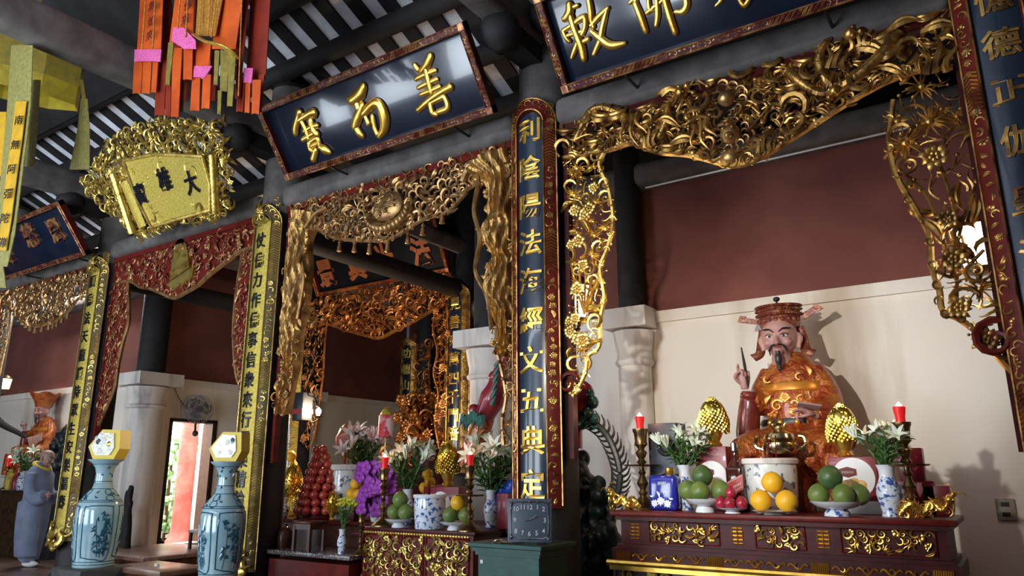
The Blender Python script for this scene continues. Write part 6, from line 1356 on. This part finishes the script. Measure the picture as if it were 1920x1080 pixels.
for sy_, reach in ((-.19, 0), (.17, .02)):
    pts = [(*MQ(72, 900),), (*MQ(70, 930),), (*MQ(82, 945),), (*MQ(100, 940),)]; q.tube(smooth_path([(x, sy_, z) for x, z in pts], 6), np.linspace(.085, .10, 19), 12)
b0, z0 = MQ(60, 1052); q.tube([(b0, -.09, z0), (b0-.0, -.09, .06)], .09, 12); b0, z0 = MQ(48, 1050); q.tube([(b0, .09, z0), (b0-.05, .09, .06)], .09, 12)
for k in range(9):                                           # hanging folds
    ang_ = -2.4+k*.25; q.tube(smooth_path([(MQ(62, 950)[0]+.2*math.cos(ang_), .2*math.sin(ang_), MQ(0, 950)[1]), (MQ(56, 1000)[0]+.19*math.cos(ang_), .2*math.sin(ang_), MQ(0, 1000)[1]), (MQ(53, 1045)[0]+.17*math.cos(ang_), .18*math.sin(ang_), MQ(0, 1045)[1])], 4), .022, 6)
remesh(q, 'robe', MROBE, .018, t, 4)
hb = empty('head_pivot'); hx_, hz_ = MQ(84, 886); bpy.data.objects.remove(hb)
MSK = mat('person_skin', (.36, .21, .16), .5, 0, (.32, .18, .14), 6)
hd = make_head(t, .165, 0, MSK, beard=False, stern=False, ears=1.0); hd.location = (hx_-.03, 0, hz_+.005); hd.rotation_euler = (0.22, 0, PI/2); hd.scale = (1.12, 1.12, 1.12)
q = MB(); cx_, cz_ = MQ(74, 889); q.tube([(cx_+.10*math.cos(u), .11*math.sin(u), cz_+.01-.05*math.cos(u)) for u in np.linspace(0, 2*PI, 25)], .03, 8); q.build('collar', YW, t)
for sy_ in (-.19, .17):
    hm = hand_mb(.17, .8, 1); o = remesh(hm, 'hand', MSK, .008, t, 2); x, z = MQ(103, 939); o.location = (x, sy_, z); o.rotation_euler = (PI/2*0+.3, PI/2, 0)
for sy_, x_ in ((-.09, 60), (.09, 46)):
    q = MB(); q.ball((MQ(x_, 1055)[0]+.03, sy_, .045), .06, 12, 8, sx=2.1, sz=.75); q.build('shoe', WHITEC if sy_ < 0 else BLACKP, t)
# ================================================================== far left altar and its statue
a = P(68, 868, 6.33); fs = .80
t2 = copy_tree(st, (a[0], 6.33, a[2]), .25, fs, 'distant seated statue in orange robe with flared crown behind the monk')
for ch in list(t2.children):
    if ch.name.startswith(('hat', 'writing_brush', 'tablet')):
        for g in list(ch.children): bpy.data.objects.remove(g)
        bpy.data.objects.remove(ch)
cr = MB(); n = 28; th = np.arange(n+1)*2*PI/n; z_ = S(0, 612)[1]-S(0, 902)[1]*0
v = []; f = []
for k in range(n+1): top_ = .26+.07*abs(math.sin(th[k]*2.5)); v += [(.16*math.cos(th[k]), .16*math.sin(th[k]), 0), (.20*math.cos(th[k]), .20*math.sin(th[k]), .13), (.30*math.cos(th[k]), .30*math.sin(th[k]), top_), (.27*math.cos(th[k]), .27*math.sin(th[k]), top_), (.15*math.cos(th[k]), .15*math.sin(th[k]), .13)]
for k in range(n):
    for j in range(4): f.append((k*5+j, k*5+5+j, k*5+6+j, k*5+1+j))
cr.add(v, f); o = cr.build('flared_crown', ROBE, t2); o.location = (hx, 0, S(0, 622)[1])
q = MB(); q.tube(smooth_path([(-1.1, -.30, .98), (-.7, -.34, .80), (-.2, -.34, .62), (.25, -.30, .42)], 6), np.linspace(.09, .03, 19), 9); q.build('wooden_staff', WOODD, t2)
q = MB()
for k in range(9): q.tube([(.30+k*.035, -.42, .30+k*.02), (.22+k*.045, -.44, .52+k*.01)], .016, 5)
q.build('striped_fan', mat('fan_stripes', (.6, .35, .3), .6), t2)
z1 = a[2]
q = rbox((0, 0, (z1-.05)/2), (1.5, .4, z1-.05), .02); o = q.build('statue_plinth', WOODD); o.location = (a[0], 6.38, 0); tag(o, 'dark plinth carrying the distant orange statue', 'plinth')
p = P(15, 918, 5.95); t = thing('altar_table', 'dark distant altar table at the left edge behind the monk', 'altar', (p[0]-.9, 6.0, 0)); ZL = p[2]; rbox((0, 0, ZL-.02), (3.4, .34, .04), .01).build('top', WOODD, t); q = MB(); q.box((0, .02, ZL/2-.02), (3.2, .28, ZL-.04)); q.build('body', mat('dark_gilt_altar_body', (.03, .02, .012), .4, .3, (.10, .06, .02), 14), t, False)
p = ob(46, 5.92, ZL); vase('white vase with flowers behind the monk on the distant altar', p, hpx(p, 34), wpx(p, 10)); bouquet('white lily in the vase behind the monk', 'lilies on the distant altar', (p[0], p[1], ZL+hpx(p, 34)), 14, hpx(p, 62), .8, seed=41)
p = ob(9, 5.86, ZL); candlestick('thin brass candlestick at the left edge of the distant altar', p, hpx(p, 42)); red_candle('red candle at the left edge on the distant altar', (p[0], p[1], ZL+hpx(p, 42)), hpx(p, 18), glow=.8)
for px, wn, hn, m_, lb in ((17, 10, 36, GOLDY, 'yellow round offering jar on the distant altar'), (29, 8, 30, BOXR, 'red striped tin on the distant altar'), (39, 9, 32, PORCB, 'blue and white jar beside the monk')): p = ob(px, 5.84, ZL); q = MB(); r = wpx(p, wn); h = hpx(p, hn); q.lathe([(r*.8, 0), (r, h*.3), (r*.9, h*.7), (r*.5, h*.85), (r*.6, h), (.001, h)], 20); o = q.build('jar', m_); o.location = p; tag(o, lb, 'jar')
p = P(120, 848, 6.2); q = MB(); rng = random.Random(6)
for k in range(22): q.ball((rng.uniform(-.25, .25), rng.uniform(-.1, .1), rng.uniform(-.35, .35)), rng.uniform(.08, .15), 8, 6)
t = thing('dark_rockery', 'dark rocky ornament right of the monk behind the yellow board', 'sculpture', (p[0], 6.2, 0)); o = remesh(q, 'rock', ROCK, .025, t, 2); o.location = (0, 0, p[2]); q = MB(); q.box((0, 0, (p[2]-.3)/2), (.5, .25, p[2]-.3)); q.build('base', WOODD, t, False)
# ================================================================== hanging banners
ORA = mat('orange_satin', (.62, .10, .012), .42, 0, (.45, .06, .01), 5, bump=.15); ORD = mat('deep_orange_red_satin', (.28, .028, .010), .42, 0, (.20, .02, .01), 5); PNK = mat('pink_knit', (.75, .14, .36), .8, 0, (.55, .08, .28), 60, bump=.5); OLV = mat('olive_gold_fringe', (.26, .20, .03), .55, 0, (.16, .12, .02), 20); TRIM = mat('gold_brocade_trim', (.75, .42, .07), .35, .5, (.45, .16, .03), 60)
BY = 3.05
def strip_b(t, name, pts, m, Y, th=.006, wob=.015):
    """hanging cloth strip; pts = (x0, x1, y) down the picture"""
    q = MB(); v = []; f = []; n = len(pts)
    for i, (a, b, y) in enumerate(pts):
        A, B = P(a, y, Y), P(b, y, Y); mid = (A+B)/2+(0, -wob*(1 if i % 2 else .2), 0)
        for c in (A, mid, B): v += [c+(0, -th/2, 0), c+(0, th/2, 0)]
    for i in range(n-1):
        for j in range(2): a = i*6+j*2; f += [(a, a+6, a+8, a+2), (a+1, a+3, a+9, a+7)]
        a = i*6; f += [(a, a+1, a+7, a+6), (a+4, a+10, a+11, a+5)]
    f += [(0, 2, 3, 1), (2, 4, 5, 3)]; a = (n-1)*6; f += [(a, a+1, a+3, a+2), (a+2, a+3, a+5, a+4)]
    q.add(np.array(v)-np.array(t.location), f); return q.build(name, m, t)
o_ = P(380, -120, BY)
t = thing('hanging_banner', 'orange satin temple banner cluster with pink bands and gold rim hanging from the roof', 'banner', tuple(o_))
for nm, pts, m_, dy in (('panel', [(268, 312, -80), (263, 306, 0), (257, 302, 100)], ORA, -.05), ('panel', [(312, 326, -80), (306, 322, 0), (298, 312, 165)], ORD, .05), ('panel', [(334, 370, -80), (328, 364, 0), (318, 362, 80)], ORA, -.08), ('panel', [(376, 420, -80), (371, 417, 0), (367, 404, 68)], TRIM, -.10),
                        ('panel', [(412, 458, -80), (408, 455, 0), (398, 442, 92)], ORA, -.06), ('panel', [(452, 472, -80), (448, 466, 0), (441, 450, 185)], ORD, .0), ('panel', [(474, 512, -80), (470, 507, 0), (462, 498, 150)], ORD, .08),
                        ('pink_band', [(253, 303, 93), (252, 301, 116)], PNK, -.07), ('pink_band', [(325, 345, 52), (322, 367, 76), (345, 368, 92)], PNK, -.12), ('pink_band', [(360, 398, 124), (359, 384, 146)], PNK, -.07), ('pink_band', [(458, 475, 128), (456, 472, 156)], PNK, .02),
                        ('tail', [(252, 268, 112), (249, 264, 176)], ORA, -.05), ('tail', [(269, 285, 112), (266, 281, 176)], ORA, -.05), ('tail', [(287, 297, 112), (284, 293, 174)], ORA, -.05), ('tail', [(296, 313, 100), (290, 308, 217)], ORD, .0), ('tail', [(313, 322, 100), (310, 320, 218)], ORD, .0), ('tail', [(324, 342, 90), (321, 335, 220)], ORA, -.03), ('tail', [(345, 362, 85), (344, 360, 150)], ORA, -.09),
                        ('tail', [(361, 376, 140), (357, 374, 208)], ORA, -.06), ('tail', [(381, 396, 140), (378, 393, 204)], ORA, -.06), ('tail', [(447, 460, 150), (443, 456, 210)], ORD, .02), ('tail', [(461, 470, 150), (459, 468, 212)], ORA, .02), ('tail', [(474, 490, 150), (472, 486, 214)], ORA, .02),
                        ('panel', [(290, 330, -80), (296, 322, 0), (300, 330, 120)], ORD, .12), ('panel', [(355, 372, -80), (350, 368, 0), (340, 362, 150)], ORD, .10), ('panel', [(430, 470, -80), (420, 462, 0), (418, 456, 120)], ORD, .14), ('tail', [(322, 338, 60), (318, 332, 216)], ORD, .06), ('tail', [(296, 310, 60), (292, 306, 214)], ORD, .09), ('tail', [(362, 396, 80), (360, 392, 128)], ORA, -.05), ('tail', [(342, 356, 85), (338, 352, 190)], ORD, .08), ('tail', [(396, 408, 85), (392, 404, 190)], ORD, .06), ('tail', [(486, 496, 140), (482, 490, 212)], ORD, .06),
                        ('fringe', [(316, 326, 80), (310, 318, 160)], OLV, -.04), ('fringe', [(403, 412, 95), (401, 408, 160)], OLV, -.07), ('fringe', [(414, 430, 95), (413, 426, 172)], OLV, -.07), ('fringe', [(430, 443, 98), (426, 436, 200)], OLV, -.07), ('fringe', [(409, 416, 170), (408, 414, 215)], OLV, -.04), ('fringe', [(338, 346, 150), (337, 343, 210)], OLV, .02)):
    strip_b(t, nm, pts, m_, BY+dy)
q = MB(); q.tube(smooth_path([P(366, 66, BY-.12), P(385, 78, BY-.16), P(410, 84, BY-.17), P(430, 96, BY-.12), P(443, 112, BY-.05)], 5)-o_, wpx(P(400, 80, BY), 7.5), 8, flat=.4); q.build('gold_rim', mat('gold_brocade_rim', (.66, .48, .08), .35, .5, (.4, .26, .04), 50), t)
for x0, y0, x1, y1 in ((276, -40, 266, 92), (293, -40, 286, 92), (341, -40, 333, 52), (354, -40, 348, 70), (382, -60, 373, 66), (398, -60, 390, 66), (410, -40, 396, 70), (455, -40, 447, 180)): q = MB(); q.tube([P(x0, y0, BY-.135)-o_, P(x1, y1, BY-.135)-o_], .006, 5); q.build('braid', TRIM, t)
for ch, px, py in (('無', 285, 10), ('如', 283, 40), ('來', 280, 66), ('佛', 352, 8), ('來', 347, 36)): glyph(ch, .11, mat('dark_red_ink', (.09, .012, .008), .5), t, tuple(P(px, py, BY-.11)-o_), depth=.001, offset=.0, rot=(PI/2, 0, 0))
q = MB(); q.lathe([(.42, 0), (.44, .06), (.3, .22), (.03, .34), (.01, .9)], 24); o = q.build('canopy', ORD, t); o.location = P(378, -70, BY)-o_+(0, .2, 0)
# yellow parasol lantern
LY = 2.75; o_ = P(60, 60, LY); YS_ = mat('yellow_brocade', (.32, .23, .02), .5, 0, (.22, .17, .03), 16, bump=.3); YS2 = mat('pale_yellow_silk', (.30, .27, .08), .5, 0, (.19, .17, .05), 30, bump=.3); YSO = mat('orange_yellow_silk', (.62, .36, .02), .45, 0, (.5, .28, .02), 14)
t = thing('hanging_parasol', 'yellow silk parasol banner with long lettered streamers at the upper left', 'parasol', tuple(o_)); R_ = wpx(o_, 98); z0 = -hpx(o_, 128); z1 = -hpx(o_, 2)
def hexdrum(name, r0, r1, za, zb, m_): q = MB(); q.lathe([(r0*.97, za), (r0, za), (r1, zb), (r1*.97, zb)], 8, sy=.35, a0=.3, cap=False); q.Fc += [(k, (k+1) % 8, 24+(k+1) % 8, 24+k) for k in range(8)]; o = q.build(name, m_, t, False); o.rotation_euler = (0, 0, 1.2)
hexdrum('lower_valance', R_*.98, R_*.98, z0, z0+(z1-z0)*.33, mat('bright_yellow_silk', (.44, .34, .02), .5, 0, (.32, .24, .02), 12, bump=.3)); hexdrum('upper_valance', R_, R_, z0+(z1-z0)*.30, z1, YS_); q = MB(); q.lathe([(R_*1.02, z1), (R_*.7, z1+.06), (.05, z1+.22), (.01, z1+1.4)], 8, sy=.35, a0=.3, cap=False); q.build('top', YS2, t, False).rotation_euler = (0, 0, 1.2)
for nm, pts, m_, dy in (('streamer', [(22, 62, 85), (14, 58, 200), (2, 42, 330), (-8, 28, 440), (-14, 14, 500)], YS2, -.46), ('streamer', [(30, 50, 190), (22, 42, 260), (12, 32, 330), (4, 22, 410), (-4, 12, 470)], YSO, -.48), ('streamer', [(60, 76, 150), (52, 70, 240), (45, 64, 312)], YS2, -.3), ('streamer', [(152, 164, 185), (146, 168, 240), (131, 168, 318)], YS2, .0), ('streamer', [(-12, 4, 480), (-14, 12, 540)], YS2, -.46), ('streamer', [(-20, 12, 210), (-22, 6, 330)], YSO, -.40), ('fringe', [(150, 156, 150), (156, 163, 200)], YS_, .0)): strip_b(t, nm, pts, m_, LY+dy)
for i, ch in enumerate('南無阿彌陀佛'): glyph(ch, .085, BLACKI, t, tuple(P(35-i*6.5, 225+i*46, LY-.51)-o_), depth=.001, offset=.004, rot=(PI/2, 0, .35))
